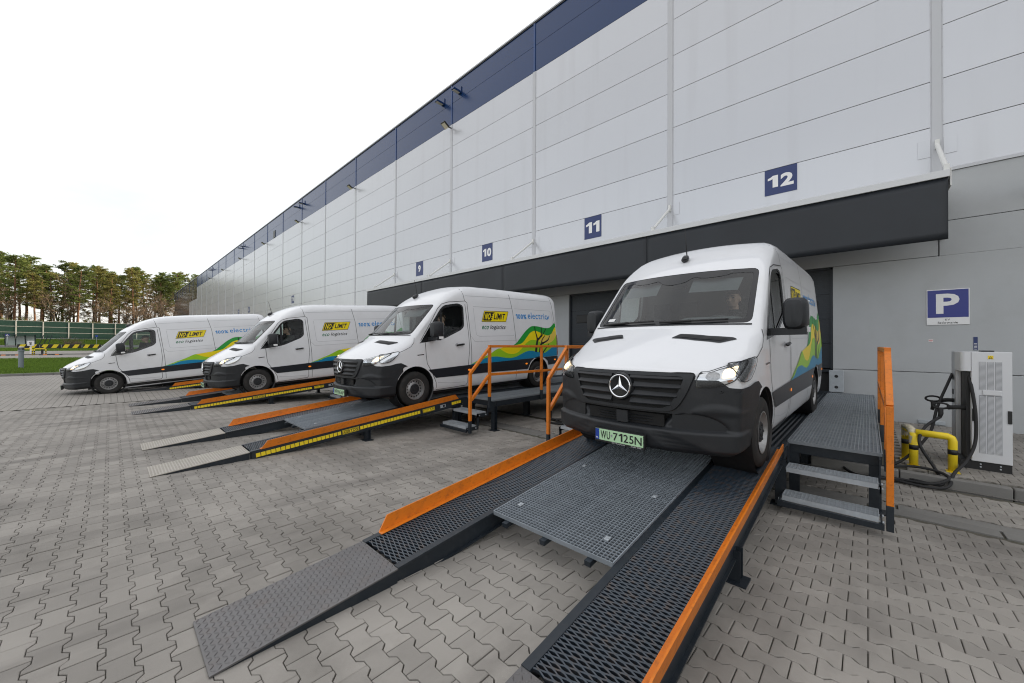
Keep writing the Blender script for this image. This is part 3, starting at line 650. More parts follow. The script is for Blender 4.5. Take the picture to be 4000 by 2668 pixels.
# ------------------------------------------------------------------ delivery vans
pm('van_white', (0.74, 0.75, 0.77), 0.28, spec=0.5, coat=0.6, var=0.01, scale=3, dirt=((0.42, 0.41, 0.38), 0.16, 1.8))
pm('van_black', (0.017, 0.019, 0.022), 0.45, var=0.12, scale=3.5, bump=0.12, bscale=240, spec=0.4, dirt=((0.055, 0.055, 0.058), 0.3, 3))
pm('pitch_black', (0.004, 0.004, 0.004), 0.8)
pm('van_gloss_black', (0.012, 0.013, 0.015), 0.12)
pm('van_stripe', (0.013, 0.016, 0.022), 0.35, var=0.05, scale=3)
pm('seam', (0.03, 0.03, 0.033), 0.7)
pm('relief_shade', (0.42, 0.43, 0.45), 0.5)  # grey for shade painted on creases and recesses of the white body
pm('cab_inner', (0.045, 0.05, 0.052), 0.8, var=0.1, scale=6)
pm('cab_grey', (0.17, 0.185, 0.19), 0.8, var=0.1, scale=6)
pm('seat', (0.022, 0.023, 0.026), 0.9)
pm('tyre', (0.014, 0.0135, 0.013), 0.8, var=0.25, scale=6, bump=0.25, bscale=60, dirt=((0.055, 0.047, 0.04), 0.5, 9))
pm('rim', (0.36, 0.36, 0.36), 0.45, 0.7, var=0.15, scale=8, dirt=((0.13, 0.11, 0.09), 0.5, 12))
pm('chrome', (0.80, 0.81, 0.83), 0.08, 1.0)
pm('reflector', (0.72, 0.73, 0.75), 0.14, 0.9, var=0.12, scale=26)
pm('reflector_dark', (0.45, 0.45, 0.46), 0.25, 0.6, var=0.3, scale=60)
pm('lamp_lit', (0.9, 0.8, 0.6), 0.3, emit=(1.0, 0.78, 0.45), estr=3.2)
pm('lamp_glow', (0.8, 0.72, 0.58), 0.25, 0.3, emit=(1.0, 0.74, 0.42), estr=1.0, var=0.25, scale=40)
pm('amber', (0.75, 0.20, 0.01), 0.3, emit=(1.0, 0.28, 0.02), estr=0.35)
pm('amber_dull', (0.40, 0.13, 0.03), 0.25)
pm('tail_red', (0.30, 0.008, 0.012), 0.2)
pm('plate_green', (0.46, 0.70, 0.43), 0.45)
pm('eu_blue', (0.01, 0.05, 0.32), 0.4)
pm('dec_green', (0.012, 0.30, 0.035), 0.35); pm('dec_lime', (0.30, 0.58, 0.012), 0.35); pm('dec_yellow', (0.86, 0.68, 0.0), 0.35)
pm('dec_amber', (0.75, 0.55, 0.08), 0.35); pm('dec_blue', (0.0, 0.22, 0.42), 0.35); pm('dec_text_blue', (0.025, 0.25, 0.60), 0.35); pm('dec_black', (0.008, 0.008, 0.009), 0.35); pm('dec_eco', (0.006, 0.17, 0.07), 0.35)
glass('windscreen_glass', (0.86, 0.92, 0.91), 0.0, 1.62, 0.03)
glass('side_glass', (0.82, 0.89, 0.87), 0.0, 1.5)
glass('lens_clear', (0.96, 0.97, 0.97), 0.0, 1.35)
def lerp(tab, x):
    if x <= tab[0][0]: return tab[0][1]
    for (a, va), (b, vb) in zip(tab, tab[1:]):
        if x <= b: return va+(vb-va)*(x-a)/(b-a)
    return tab[-1][1]
def smooth(e0, e1, x):
    t = max(0.0, min(1.0, (x-e0)/(e1-e0))); return t*t*(3-2*t)
WZ = [(0.24, 0.945), (0.32, 0.975), (0.5, 0.998), (0.8, 1.008), (1.1, 1.005), (1.3, 0.998), (1.45, 0.985), (1.7, 0.962), (2.0, 0.935), (2.3, 0.905), (2.5, 0.872), (2.7, 0.83)]
TOP = [(-0.05, 1.00), (0.0, 1.03), (0.05, 1.075), (0.12, 1.12), (0.25, 1.195), (0.45, 1.305), (0.62, 1.395), (0.675, 1.425), (0.70, 1.447), (0.90, 1.645), (1.15, 1.895), (1.38, 2.122), (1.45, 2.183), (1.55, 2.256), (1.7, 2.348), (1.9, 2.452), (2.15, 2.55), (2.4, 2.622), (2.7, 2.662), (3.2, 2.68), (5.5, 2.68), (5.72, 2.665), (5.82, 2.63)]
RC = [(0, 0.07), (0.2, 0.10), (0.6, 0.13), (0.72, 0.075), (1.35, 0.075), (1.6, 0.12), (2.2, 0.22), (3.0, 0.26), (6, 0.26)]
DROP = [(0, 0.05), (0.3, 0.07), (0.62, 0.045), (0.75, 0.02), (1.4, 0.02), (2.0, 0.03), (3.0, 0.05), (6, 0.05)]
SHF = [(-0.1, 0.29), (1.4, 0.29), (1.8, 0.22), (2.3, 0.08), (2.8, 0.0), (6, 0.0)]
def section(uc, wsc=1.0):
    zt_, rc, dp = lerp(TOP, uc), lerp(RC, uc), lerp(DROP, uc); zb = 0.255
    zc = zt_-dp-rc; wt = lerp(WZ, zc)*wsc; pts = []
    n1, n2, n3 = 10, 6, 26
    for i in range(n1):
        x = (wt-rc)*i/n1; pts.append((x, zt_-dp*(i/n1)**2))
    for i in range(n2):
        a = math.pi/2*i/n2; pts.append((wt-rc+rc*math.sin(a), zt_-dp-rc+rc*math.cos(a)))
    for i in range(n3+1):
        z = zc+(zb+0.05-zc)*i/n3; pts.append((lerp(WZ, z)*wsc, z))
    xb = pts[-1][0]
    pts += [(xb-0.02, zb+0.015), (xb-0.06, zb), (xb*0.5, zb), (0, zb)]
    return pts
def van_body():
    st = []
    for e, uc in ((0.012, -0.052), (0.15, -0.052), (0.3, -0.051), (0.45, -0.050), (0.58, -0.048), (0.70, -0.045), (0.80, -0.041), (0.88, -0.035), (0.94, -0.027), (0.975, -0.016), (0.993, -0.002)):
        s = section(0.0, 0.955); z0 = 0.64
        st.append((uc, 0.29, [(x*e, z0+(z-z0)*e) for x, z in s]))
    us = [0.015, 0.04, 0.08, 0.13, 0.19, 0.25, 0.32, 0.4, 0.48, 0.56, 0.62, 0.655, 0.675, 0.69, 0.70, 0.72, 0.78]+[0.85+0.075*i for i in range(8)]+[1.42, 1.46, 1.52, 1.6, 1.7, 1.8, 1.9, 2.0, 2.1, 2.2, 2.3, 2.4, 2.55, 2.7, 2.9]+[3.1+0.2*i for i in range(12)]+[5.5, 5.6, 5.68, 5.74, 5.79]
    for uc in us: st.append((uc, lerp(SHF, uc), section(uc, lerp([(0, 0.955), (0.15, 0.975), (0.4, 1.0)], uc))))
    s = section(5.8)
    for e, uc in ((0.985, 5.835), (0.955, 5.862), (0.9, 5.878), (0.7, 5.888), (0.4, 5.89), (0.02, 5.89)): st.append((uc, 0.0, [(x*e, 1.4+(z-1.4)*e) for x, z in s]))
    vs, fs = [], []; rows = []
    for uc, sh, sec in st:
        full = [(x, z) for x, z in sec]+[(-x, z) for x, z in reversed(sec[1:-1])]
        rows.append(len(full)); o = len(vs)
        for x, z in full:
            u = uc+sh*min(1.0, abs(x))**2.2
            vs.append((x, u, z))
    k = rows[0]
    for i in range(len(st)-1):
        for j in range(k): fs.append((i*k+j, i*k+(j+1) % k, (i+1)*k+(j+1) % k, (i+1)*k+j))
    fs.append(tuple(range(k-1, -1, -1))); fs.append(tuple((len(st)-1)*k+j for j in range(k)))
    return vs, fs
bv, bf = van_body()
BODY_BVH = BVHTree.FromPolygons([Vector(v) for v in bv], bf)
def cast(side, a, b):
    """project onto the untrimmed body: side +1/-1 -> (u,z) from the flank; 0 -> (x,z) from the front; 2 -> (x,u) from above"""
    if side in (1, -1): h = BODY_BVH.ray_cast(Vector((side*3, a, b)), Vector((-side, 0, 0)))
    elif side == 0: h = BODY_BVH.ray_cast(Vector((a, -3, b)), Vector((0, 1, 0)))
    else: h = BODY_BVH.ray_cast(Vector((a, b, 5)), Vector((0, 0, -1)))
    return h[0], h[1]
def proj_pts(pts, side, off, flat=False):
    out = []
    for a, b in pts:
        c, nrm = cast(side, a, b)
        if c is None:
            c, nrm = (Vector((side*0.9, a, b)), Vector((side, 0, 0))) if side in (1, -1) else (Vector((a, 0.3, b)), Vector((0, -1, 0)))
        if side in (1, -1) and nrm.x*side < 0: nrm = -nrm
        if side == 0 and nrm.y > 0: nrm = -nrm
        if side == 2 and nrm.z < 0: nrm = -nrm
        if flat: nrm = Vector((0, -1, 0))
        out.append(tuple(c+nrm*off))
    return out
def resample(pl, step, closed=False):
    out = []; n = len(pl)
    for i in range(n if closed else n-1):
        a, b = Vector(pl[i]), Vector(pl[(i+1) % n]); k = max(1, int((b-a).length/step))
        for j in range(k): out.append(tuple(a+(b-a)*j/k))
    if not closed: out.append(tuple(pl[-1]))
    return out
def fill(outline, step):
    """triangulated polygon with interior points"""
    ol = resample(outline, step, True); n = len(ol)
    xs_, ys_ = [p[0] for p in ol], [p[1] for p in ol]; pts = [Vector(p) for p in ol]
    x = min(xs_)+step/2
    while x < max(xs_):
        y = min(ys_)+step/2
        while y < max(ys_):
            ins = False
            for i in range(n):
                (ax, ay), (bx, by) = ol[i], ol[(i+1) % n]
                if (ay > y) != (by > y) and x < (bx-ax)*(y-ay)/(by-ay)+ax: ins = not ins
            if ins: pts.append(Vector((x, y)))
            y += step
        x += step
    r = geometry.delaunay_2d_cdt(pts, [(i, (i+1) % n) for i in range(n)], [list(range(n))], 1, 1e-5)
    return [tuple(v) for v in r[0]], [tuple(f) for f in r[2]]
def patch(outline, side, off, step=0.06):
    v, f = fill(outline, step); return MB().add(proj_pts(v, side, off), f)
def letters(v, f, side, off): return MB().add(proj_pts(v, side, off), f)
def strip(pl, w, side, off, step=0.06):
    pl = resample(pl, step); q = []
    for i, p in enumerate(pl):
        d = (Vector(pl[min(i+1, len(pl)-1)])-Vector(pl[max(i-1, 0)])).normalized(); nn = Vector((-d.y, d.x))
        ww = w[0]+(w[1]-w[0])*i/(len(pl)-1) if isinstance(w, tuple) else w
        q += [tuple(Vector(p)+nn*ww/2), tuple(Vector(p)-nn*ww/2)]
    return MB().add(proj_pts(q, side, off), [(2*i, 2*i+1, 2*i+3, 2*i+2) for i in range(len(pl)-1)])
def ringp(outline, w, side, off, step=0.05):
    ol = resample(outline, step, True); n = len(ol); area = sum(ol[i][0]*ol[(i+1) % n][1]-ol[(i+1) % n][0]*ol[i][1] for i in range(n)); sg_ = 1 if area > 0 else -1
    inn = []
    for i in range(n):
        d = (Vector(ol[(i+1) % n])-Vector(ol[i-1])).normalized(); inn.append(tuple(Vector(ol[i])+Vector((-d.y, d.x))*w*sg_))
    v = proj_pts(ol, side, off)+proj_pts(inn, side, off)
    return MB().add(v, [(i, (i+1) % n, n+(i+1) % n, n+i) for i in range(n)])
def curve(pts, n=6, closed=False):
    """Catmull-Rom"""
    out = []; k = len(pts)
    rng = range(k if closed else k-1)
    for i in rng:
        p = [Vector(pts[(i+d) % k] if closed else pts[max(0, min(k-1, i+d))]) for d in (-1, 0, 1, 2)]
        for j in range(n):
            t = j/n; out.append(tuple(0.5*((2*p[1])+(p[2]-p[0])*t+(2*p[0]-5*p[1]+4*p[2]-p[3])*t*t+(3*p[1]-p[0]-3*p[2]+p[3])*t**3)))
    if not closed: out.append(tuple(pts[-1]))
    return out
def roundpoly(pts, r, n=4):
    out = []; k = len(pts)
    for i in range(k):
        a, b, c = Vector(pts[i-1]), Vector(pts[i]), Vector(pts[(i+1) % k]); rr = r[i] if isinstance(r, (list, tuple)) else r
        d1, d2 = (a-b), (c-b); rr = min(rr, d1.length*0.45, d2.length*0.45); p, q = b+d1.normalized()*rr, b+d2.normalized()*rr
        for j in range(n+1):
            t = j/n; out.append(tuple(p*(1-t)**2+b*2*t*(1-t)+q*t*t))
    return out
def tmp_obj(v, f, mats):
    me = bpy.data.meshes.new('tmp'); me.from_pydata(v, [], f)
    bm = bmesh.new(); bm.from_mesh(me); bmesh.ops.recalc_face_normals(bm, faces=bm.faces); bm.to_mesh(me); bm.free()
    for m in mats: me.materials.append(MATS[m])
    o = bpy.data.objects.new('tmp', me); COL.objects.link(o); return o
def boolean(o, cutters, op):
    for c in cutters:
        m = o.modifiers.new('b', 'BOOLEAN'); m.operation = op; m.object = c; m.solver = 'EXACT'
        try: m.material_mode = 'TRANSFER'
        except Exception: pass
    dg = bpy.context.evaluated_depsgraph_get(); me = bpy.data.meshes.new_from_object(o.evaluated_get(dg))
    for c in cutters: bpy.data.objects.remove(c)
    bpy.data.objects.remove(o); return me
def offset_body(d):
    me = bpy.data.meshes.new('t'); me.from_pydata(bv, [], bf)
    bm = bmesh.new(); bm.from_mesh(me); bmesh.ops.recalc_face_normals(bm, faces=bm.faces); bm.normal_update()
    v = [tuple(x.co+x.normal*d) for x in bm.verts]; bm.free(); bpy.data.meshes.remove(me); return v
# outlines in (u,z)
WIN = roundpoly([(1.16, 1.315), (1.70, 2.02), (1.80, 2.09), (2.16, 2.15), (2.30, 2.11), (2.285, 1.66), (2.20, 1.585), (1.70, 1.385)], [0.02, 0.1, 0.06, 0.1, 0.10, 0.10, 0.1, 0.1])
WS = roundpoly([(-0.90, 1.468), (-0.845, 2.12), (0.845, 2.12), (0.90, 1.468)], 0.07)   # windscreen (x,z) seen from the front
def cyl(x0, x1, u, z, r, n=40): return MB().lathe([(x0, 0.0001), (x0, r), (x1, r), (x1, 0.0001)], (0, u, z), 'X', n)
def body_mesh():
    inner = tmp_obj(offset_body(-0.05), bf, ['cab_inner'])
    bx = MB().box(-2, 2, 0.62, 2.42, 0.62, 2.33); bxo = tmp_obj(bx.v, bx.f, ['cab_inner'])
    inner_me = boolean(inner, [bxo], 'INTERSECT')
    io = bpy.data.objects.new('tmp', inner_me); COL.objects.link(io)
    cut = [io]
    for u in (1.0, 4.924):
        for s in (-1, 1):
            c = cyl(s*0.62, s*1.3, u, 0.385, 0.435); cut.append(tmp_obj(c.v, c.f, ['black']))
    for s in (-1, 1):
        p = MB().prism(WIN, s*0.75, s*1.3, 'X'); cut.append(tmp_obj(p.v, p.f, ['van_gloss_black']))
    p = MB().prism(WS, -1.5, 1.72, 'Y'); p.v = [(x, y, z) for x, y, z in p.v]
    q = MB(); n_ = len(WS); q.add([(x, -1.0, z) for x, z in WS]+[(x, lerp([(1.44, 1.28), (2.12, 1.96)], z)+0.02, z) for x, z in WS], [tuple(range(n_)), tuple(range(2*n_-1, n_-1, -1))]+[(i, i+n_, (i+1) % n_+n_, (i+1) % n_) for i in range(n_)])
    cut.append(tmp_obj(q.v, q.f, ['van_gloss_black']))
    ib = MB().box(-0.47, 0.47, -0.4, 0.14, 0.47, 0.625); cut.append(tmp_obj(ib.v, ib.f, ['pitch_black']))
    b = tmp_obj(bv, bf, ['van_white'])
    me = boolean(b, cut, 'DIFFERENCE'); me.name = 'body'
    me.materials.append(MATS['van_black']); bi = len(me.materials)-1
    for p in me.polygons:   # moulded black front end behind the bumper skin
        x, u, z = p.center
        if u < 0.60 and z < min(0.84, 0.885-(u-0.42)*0.62) and p.material_index == 0: p.material_index = bi
    me.polygons.foreach_set('use_smooth', [True]*len(me.polygons)); me.set_sharp_from_angle(angle=R(28)); return me
def bumper_mesh():
    ns, nt_ = 140, 64; zb = 0.262; vs = []; inner = []
    ZT = [(0, 0.935), (0.49, 0.935), (0.53, 0.872), (0.60, 0.862), (0.68, 0.872), (0.75, 0.90), (0.80, 0.905), (0.88, 0.84), (0.94, 0.785), (1.0, 0.735)]
    for i in range(ns+1):
        s = -1+2*i/ns; zt_ = lerp(ZT, abs(s))
        for j in range(nt_+1):
            z = zb+(zt_-zb)*j/nt_; um = 1.0-math.sqrt(max(0.0, 0.447**2-(z-0.385)**2)) if z > 0.36 else 0.555-0.03*(0.36-z)/0.12
            ph = s*math.atan2(1.0, 1.0-um); d = Vector((math.sin(ph), -math.cos(ph), 0)); o_ = Vector((0, 1.0, max(z, 0.262)))
            h = BODY_BVH.ray_cast(o_, d)[0]
            p = Vector((h.x, h.y, z)); ax_ = abs(p.x); fr = smooth(1.0, 0.80, abs(s))
            off = 0.011+0.030*smooth(0.485, 0.455, z)*fr-0.035*smooth(0.31, 0.262, z)
            rec = smooth(0.50, 0.46, ax_+(0.60-z)*0.9)*smooth(0.478, 0.492, z)*smooth(0.618, 0.600, z)
            el = ((ax_-0.62)/0.27)**2+((z-0.46)/0.165)**2
            scal = 0.024*smooth(1.05, 0.93, el)*smooth(0.470, 0.50, z)*fr
            el2 = ((ax_-0.80)/0.20)**2+((z-0.60)/0.12)**2
            off += -0.085*rec-scal*(1-rec)+0.012*smooth(1.2, 0.4, el2)*fr*smooth(0.6, 0.66, z)
            vs.append(p+d*off); inner.append(rec)
    q = MB(); k = nt_+1
    for i in range(ns):
        for j in range(nt_):
            f = (i*k+j, (i+1)*k+j, (i+1)*k+j+1, i*k+j+1); q.add([], []); q.f.append(f); q.m.append(1 if min(inner[a] for a in f) > 0.35 else 0)
    q.v = [tuple(v) for v in vs]
    return q.mesh('bumper', ['van_black', 'pitch_black'], 50, True)
VAN = []     # (name, mesh, parent index or None, loc, rot)
def part(name, me, par=None, loc=(0, 0, 0), rot=(0, 0, 0)): VAN.append((name, me, par, loc, rot)); return len(VAN)-1
def pmesh(q, name, mats, sm=True, fix=False): return q.mesh(name, [mats] if isinstance(mats, str) else mats, sm, fix)
part('body', body_mesh())
part('bumper', bumper_mesh())
def front_u(x, z):
    c, n_ = cast(0, x, z); return c.y if c else 0.3
# --- grille: frame, dark back, louvres, emblem
GO = roundpoly([(-0.665, 0.992), (0.665, 0.992), (0.60, 0.80), (0.50, 0.635), (-0.50, 0.635), (-0.60, 0.80)], [0.05, 0.05, 0.1, 0.12, 0.12, 0.1])
GI = roundpoly([(-0.575, 0.975), (0.575, 0.975), (0.53, 0.80), (0.43, 0.675), (-0.43, 0.675), (-0.53, 0.80)], [0.04, 0.04, 0.1, 0.08, 0.08, 0.1])
def ring2(o_, i_, off_o, off_i):
    a, b = resample(o_, 0.03, True), None
    n_ = len(a)
    bb = [tuple(Vector((p[0]*0.87, 0.82+(p[1]-0.82)*0.84))) for p in a]
    vo, vi, vd = proj_pts(a, 0, 0.005, True), proj_pts([tuple(Vector(p)*0.985+Vector((0, 0.82*0.015))) for p in a], 0, off_o, True), proj_pts(bb, 0, off_o, True)
    ve = proj_pts(bb, 0, 0.0, True)
    q = MB(); q.add(vo+vi+vd+ve, [(k*n_+i, k*n_+(i+1) % n_, (k+1)*n_+(i+1) % n_, (k+1)*n_+i) for k in range(3) for i in range(n_)]); return q
gi = part('grille', pmesh(ring2(GO, GI, 0.035, 0.02), 'grille', 'van_black', 35))
part('grille_back', pmesh(patch([(p[0]*0.99, p[1]) for p in GO], 0, 0.016, 0.05), 'grille_back', 'pitch_black'), gi)
for k, (zc, hw) in enumerate(((0.945, 0.565), (0.865, 0.55), (0.785, 0.52), (0.708, 0.47))):
    for sgn in (-1, 1):
        q = MB(); n_ = 14; vs = []
        for i in range(n_+1):
            x = sgn*(0.10+(hw-0.10)*i/n_); u = front_u(x, zc)
            hh = 0.034-0.010*(i/n_)
            vs += [(x, u-0.040, zc-hh*0.55), (x, u-0.046, zc-hh*0.2), (x, u-0.018, zc+hh), (x, u-0.010, zc+hh*0.8), (x, u-0.022, zc-hh*0.7)]
        q.add(vs, [(i*5+j, i*5+(j+1) % 5, (i+1)*5+(j+1) % 5, (i+1)*5+j) for i in range(n_) for j in range(5)]+[tuple(range(5)), tuple(range(n_*5+4, n_*5-1, -1))])
        part('louvre', pmesh(q, 'louvre', 'van_black', 40, True), gi)
ue = front_u(0, 0.845)-0.05
q = MB(); q.lathe([(0.06, 0.15), (0.012, 0.135), (-0.006, 0.125), (-0.004, 0.100), (0.002, 0.002)], (0, ue, 0.845), 'Y', 40); em_i = part('emblem', pmesh(q, 'emblem', 'van_gloss_black', 40, True), gi)
q = MB(); q.lathe([(-0.002, 0.1), (-0.010, 0.104), (-0.012, 0.111), (-0.008, 0.116), (-0.001, 0.117)], (0, ue, 0.845), 'Y', 48)
part('emblem_ring', pmesh(q, 'emblem_ring', 'chrome', True, True), gi)
q = MB()
for k in range(3):
    a = R(90+120*k); d = Vector((math.cos(a), 0, math.sin(a))); t = Vector((-math.sin(a), 0, math.cos(a))); c = Vector((0, ue-0.004, 0.845))
    tip, l1, l2, top = c+d*0.103, c+t*0.021+d*0.012, c-t*0.021+d*0.012, c+Vector((0, -0.016, 0))
    q.add([tip, l1, top, l2, c], [(0, 1, 2), (0, 2, 3), (1, 4, 2), (2, 4, 3)])
part('emblem_star', pmesh(q, 'emblem_star', 'chrome', False, True), gi)
# --- lower intake and number plate
q = MB(); u = front_u(0, 0.545); q.box(-0.40, 0.40, u+0.04, u+0.06, 0.49, 0.60); it = part('lower_intake', pmesh(q, 'lower_intake', 'pitch_black', False, True))
for zc in (0.52, 0.545, 0.57):
    q = MB(); vs = []
    for i in range(17):
        x = -0.38+0.76*i/16; u = front_u(x, zc)+0.022; vs += [(x, u, zc-0.004), (x, u-0.006, zc), (x, u, zc+0.004)]
    q.add(vs, [(i*3+j, i*3+j+1, (i+1)*3+j+1, (i+1)*3+j) for i in range(16) for j in range(2)]); part('intake_slat', pmesh(q, 'intake_slat', 'van_black', False), it)
q = MB(); u = front_u(0, 0.545)-0.005; q.box(-0.06, 0.06, u, u+0.05, 0.487, 0.603); part('sensor_block', pmesh(q, 'sensor_block', 'van_black', False, True), it)
# --- headlamps
HL = curve([(0.672, 0.985), (0.74, 1.005), (0.82, 1.04), (0.905, 1.078), (0.950, 1.098), (0.963, 1.075), (0.955, 1.0), (0.930, 0.938), (0.87, 0.90), (0.78, 0.872), (0.69, 0.868), (0.655, 0.88)], 4, True)
for s in (1, -1):
    mx = lambda pts: [(s*p[0], p[1]) for p in pts]
    h = part('headlamp', pmesh(ringp(mx(HL), 0.007, 0, 0.018, 0.03), 'headlamp', 'van_gloss_black'))
    part('reflector', pmesh(patch(mx(HL), 0, 0.006, 0.03), 'reflector', 'reflector'), h)
    b1 = [(0.775+0.052*math.cos(a), 0.965+0.036*math.sin(a)) for a in [2*math.pi*i/16 for i in range(16)]]
    b2 = roundpoly([(0.84, 0.945), (0.835, 1.02), (0.925, 1.06), (0.925, 0.965)], 0.02)
    part('bowl', pmesh(patch(mx(b1), 0, 0.009, 0.02), 'bowl', 'reflector_dark'), h)
    part('lit_bowl', pmesh(patch(mx(b2), 0, 0.009, 0.02), 'lit_bowl', 'lamp_glow'), h)
    b3 = [(0.882+0.028*math.cos(a), 0.998+0.026*math.sin(a)) for a in [2*math.pi*i/14 for i in range(14)]]
    part('bulb', pmesh(patch(mx(b3), 0, 0.012, 0.02), 'bulb', 'lamp_lit'), h)
    ind = curve([(0.69, 0.875), (0.78, 0.879), (0.865, 0.905), (0.915, 0.935), (0.90, 0.945), (0.83, 0.925), (0.75, 0.908), (0.69, 0.905)], 3, True)
    part('indicator', pmesh(patch(mx(ind), 0, 0.009, 0.02), 'indicator', 'reflector_dark'), h)
    part('amber_corner', pmesh(patch(mx([(0.885, 0.918), (0.915, 0.936), (0.905, 0.945), (0.872, 0.935)]), 0, 0.011, 0.02), 'amber_corner', 'amber_dull'), h)
    part('lens', pmesh(patch(mx(HL), 0, 0.021, 0.03), 'lens', 'lens_clear'), h)
    hs = curve([(0.26, 0.93), (0.30, 1.055), (0.42, 1.085), (0.56, 1.118), (0.645, 1.125), (0.61, 1.07), (0.52, 0.985), (0.42, 0.93)], 4, True)
    part('side_reflector', pmesh(patch(hs, s, 0.010, 0.03), 'side_reflector', 'reflector'), h); part('side_lens', pmesh(patch(hs, s, 0.020, 0.03), 'side_lens', 'lens_clear'), h)
    part('side_bezel', pmesh(ringp(hs, 0.007, s, 0.021, 0.03), 'side_bezel', 'van_gloss_black'), h)
# --- windscreen, wipers, side glass
ws_ = patch(WS, 0, -0.006, 0.05); wi = part('windscreen', pmesh(ws_, 'windscreen', 'windscreen_glass'))
part('windscreen_frit', pmesh(ringp(WS, 0.05, 0, -0.003, 0.04), 'windscreen_frit', 'van_gloss_black'), wi)
fr = curve([(-0.62, 2.10), (-0.56, 2.05), (-0.36, 2.03), (-0.22, 2.05), (-0.14, 2.0), (0.0, 1.975), (0.14, 2.0), (0.22, 2.05), (0.36, 2.03), (0.56, 2.05), (0.62, 2.10)], 3)+[(0, 2.11)]
part('sensor_frit', pmesh(patch(fr, 0, -0.0025, 0.05), 'sensor_frit', 'van_gloss_black'), wi)
part('sticker', pmesh(patch([(-0.74, 1.535), (-0.62, 1.535), (-0.615, 1.57), (-0.735, 1.57)], 0, -0.001, 0.05), 'sticker', 'white_sign'), wi)
part('cowl', pmesh(strip([(-0.90, 1.452), (-0.5, 1.458), (0, 1.46), (0.5, 1.458), (0.90, 1.452)], 0.016, 0, 0.004, 0.05), 'cowl', 'van_black'))
for a, b in (((-0.75, 1.478), (-0.02, 1.495)), ((0.05, 1.478), (0.70, 1.495))):
    q = MB(); pts = proj_pts(resample([a, b], 0.08), 0, 0.022); q.tube(pts, 0.010, 6); q.tube([pts[0], pts[len(pts)//2]], 0.014, 6)
    part('wiper', pmesh(q, 'wiper', 'black', True, True))
for s in (1, -1):
    w = part('side_window', pmesh(patch(WIN, s, -0.012, 0.06), 'side_window', 'side_glass'))
    part('window_seal', pmesh(ringp(WIN, -0.022, s, 0.003, 0.05), 'window_seal', 'van_gloss_black'), w)
    part('window_seal', pmesh(ringp(WIN, 0.028, s, -0.004, 0.05), 'window_seal', 'van_gloss_black'), w)
    part('window_divider', pmesh(strip([(1.665, 1.36), (1.685, 2.03)], 0.055, s, -0.006, 0.08), 'window_divider', 'van_gloss_black'), w)
    part('mirror_triangle', pmesh(patch([(1.10, 1.285), (1.16, 1.30), (1.42, 1.34), (1.42, 1.62), (1.36, 1.56), (1.22, 1.40)], s, 0.005, 0.06), 'mirror_triangle', 'van_gloss_black'), w)
    # door mirror
    hx = s*1.20; q = MB()
    sect = [(-0.11, 0.02, 0.10), (-0.10, 0.075, 0.14), (-0.05, 0.10, 0.165), (0.05, 0.11, 0.175), (0.105, 0.10, 0.17), (0.115, 0.085, 0.15)]
    vs = []; n_ = 16
    for (dy, hw, hh) in sect:
        for i in range(n_):
            a = 2*math.pi*i/n_; ca, sa = math.cos(a), math.sin(a); e = 0.55
            vs.append((hx+hw*math.copysign(abs(ca)**e, ca), 1.37+dy, 1.56+hh*math.copysign(abs(sa)**e, sa)))
    q.add(vs, [(k*n_+i, k*n_+(i+1) % n_, (k+1)*n_+(i+1) % n_, (k+1)*n_+i) for k in range(len(sect)-1) for i in range(n_)]+[tuple(range(n_)), tuple(range(6*n_-1, 5*n_-1, -1))])
    m_ = part('door_mirror', pmesh(q, 'door_mirror', 'van_black', 45, True))
    q = MB(); q.bar((s*0.97, 1.36, 1.375), (s*1.30, 1.37, 1.38), 0.10, 0.075); part('mirror_arm', pmesh(q, 'mirror_arm', 'van_black', False, True), m_)
    q = MB(); q.box(*sorted((s*1.20, s*1.305)), 1.485, 1.489, 1.44, 1.70); part('mirror_glass', pmesh(q, 'mirror_glass', 'chrome', False, True), m_)
    q = MB(); q.box(*sorted((s*1.29, s*1.316)), 1.37, 1.47, 1.37, 1.42); part('mirror_indicator', pmesh(q, 'mirror_indicator', 'white_sign', False, True), m_)
    # door handle, badge, side markers, panel gaps
    q = MB(); pts = proj_pts(resample([(2.04, 1.225), (2.26, 1.245)], 0.04), s, 0.030); q.tube(pts, [0.012]+[0.022]*(len(pts)-2)+[0.014], 8); part('door_handle', pmesh(q, 'door_handle', 'van_gloss_black', True, True))
    part('handle_recess_shade', pmesh(patch([(2.07+0.05*math.cos(a), 1.232+0.038*math.sin(a)) for a in [2*math.pi*i/14 for i in range(14)]], s, 0.002, 0.05), 'handle_recess_shade', 'relief_shade'))  # flat grey patch, the shade of the handle recess put into colour
    part('badge', pmesh(patch([(1.045, 1.035), (1.20, 1.045), (1.20, 1.062), (1.045, 1.053)], s, 0.005, 0.05), 'badge', 'van_gloss_black'))
    part('lower_stripe', pmesh(patch([(1.30, 0.73), (2.43, 0.768), (4.0, 0.80), (5.86, 0.835), (5.86, 0.62), (5.36, 0.59), (5.33, 0.70), (5.2, 0.79), (5.05, 0.84), (4.92, 0.85), (4.72, 0.81), (4.58, 0.72), (4.50, 0.58), (4.48, 0.535), (3.0, 0.55), (1.49, 0.545), (1.44, 0.60)], s, 0.008, 0.07), 'lower_stripe', 'van_stripe'))
    for uu, zz in ((2.405, 0.655), (4.40, 0.68), (5.66, 0.73)):
        part('side_marker', pmesh(patch([(uu+0.045*math.cos(a), zz+0.022*math.sin(a)) for a in [2*math.pi*i/14 for i in range(14)]], s, 0.016, 0.05), 'side_marker', 'amber'))
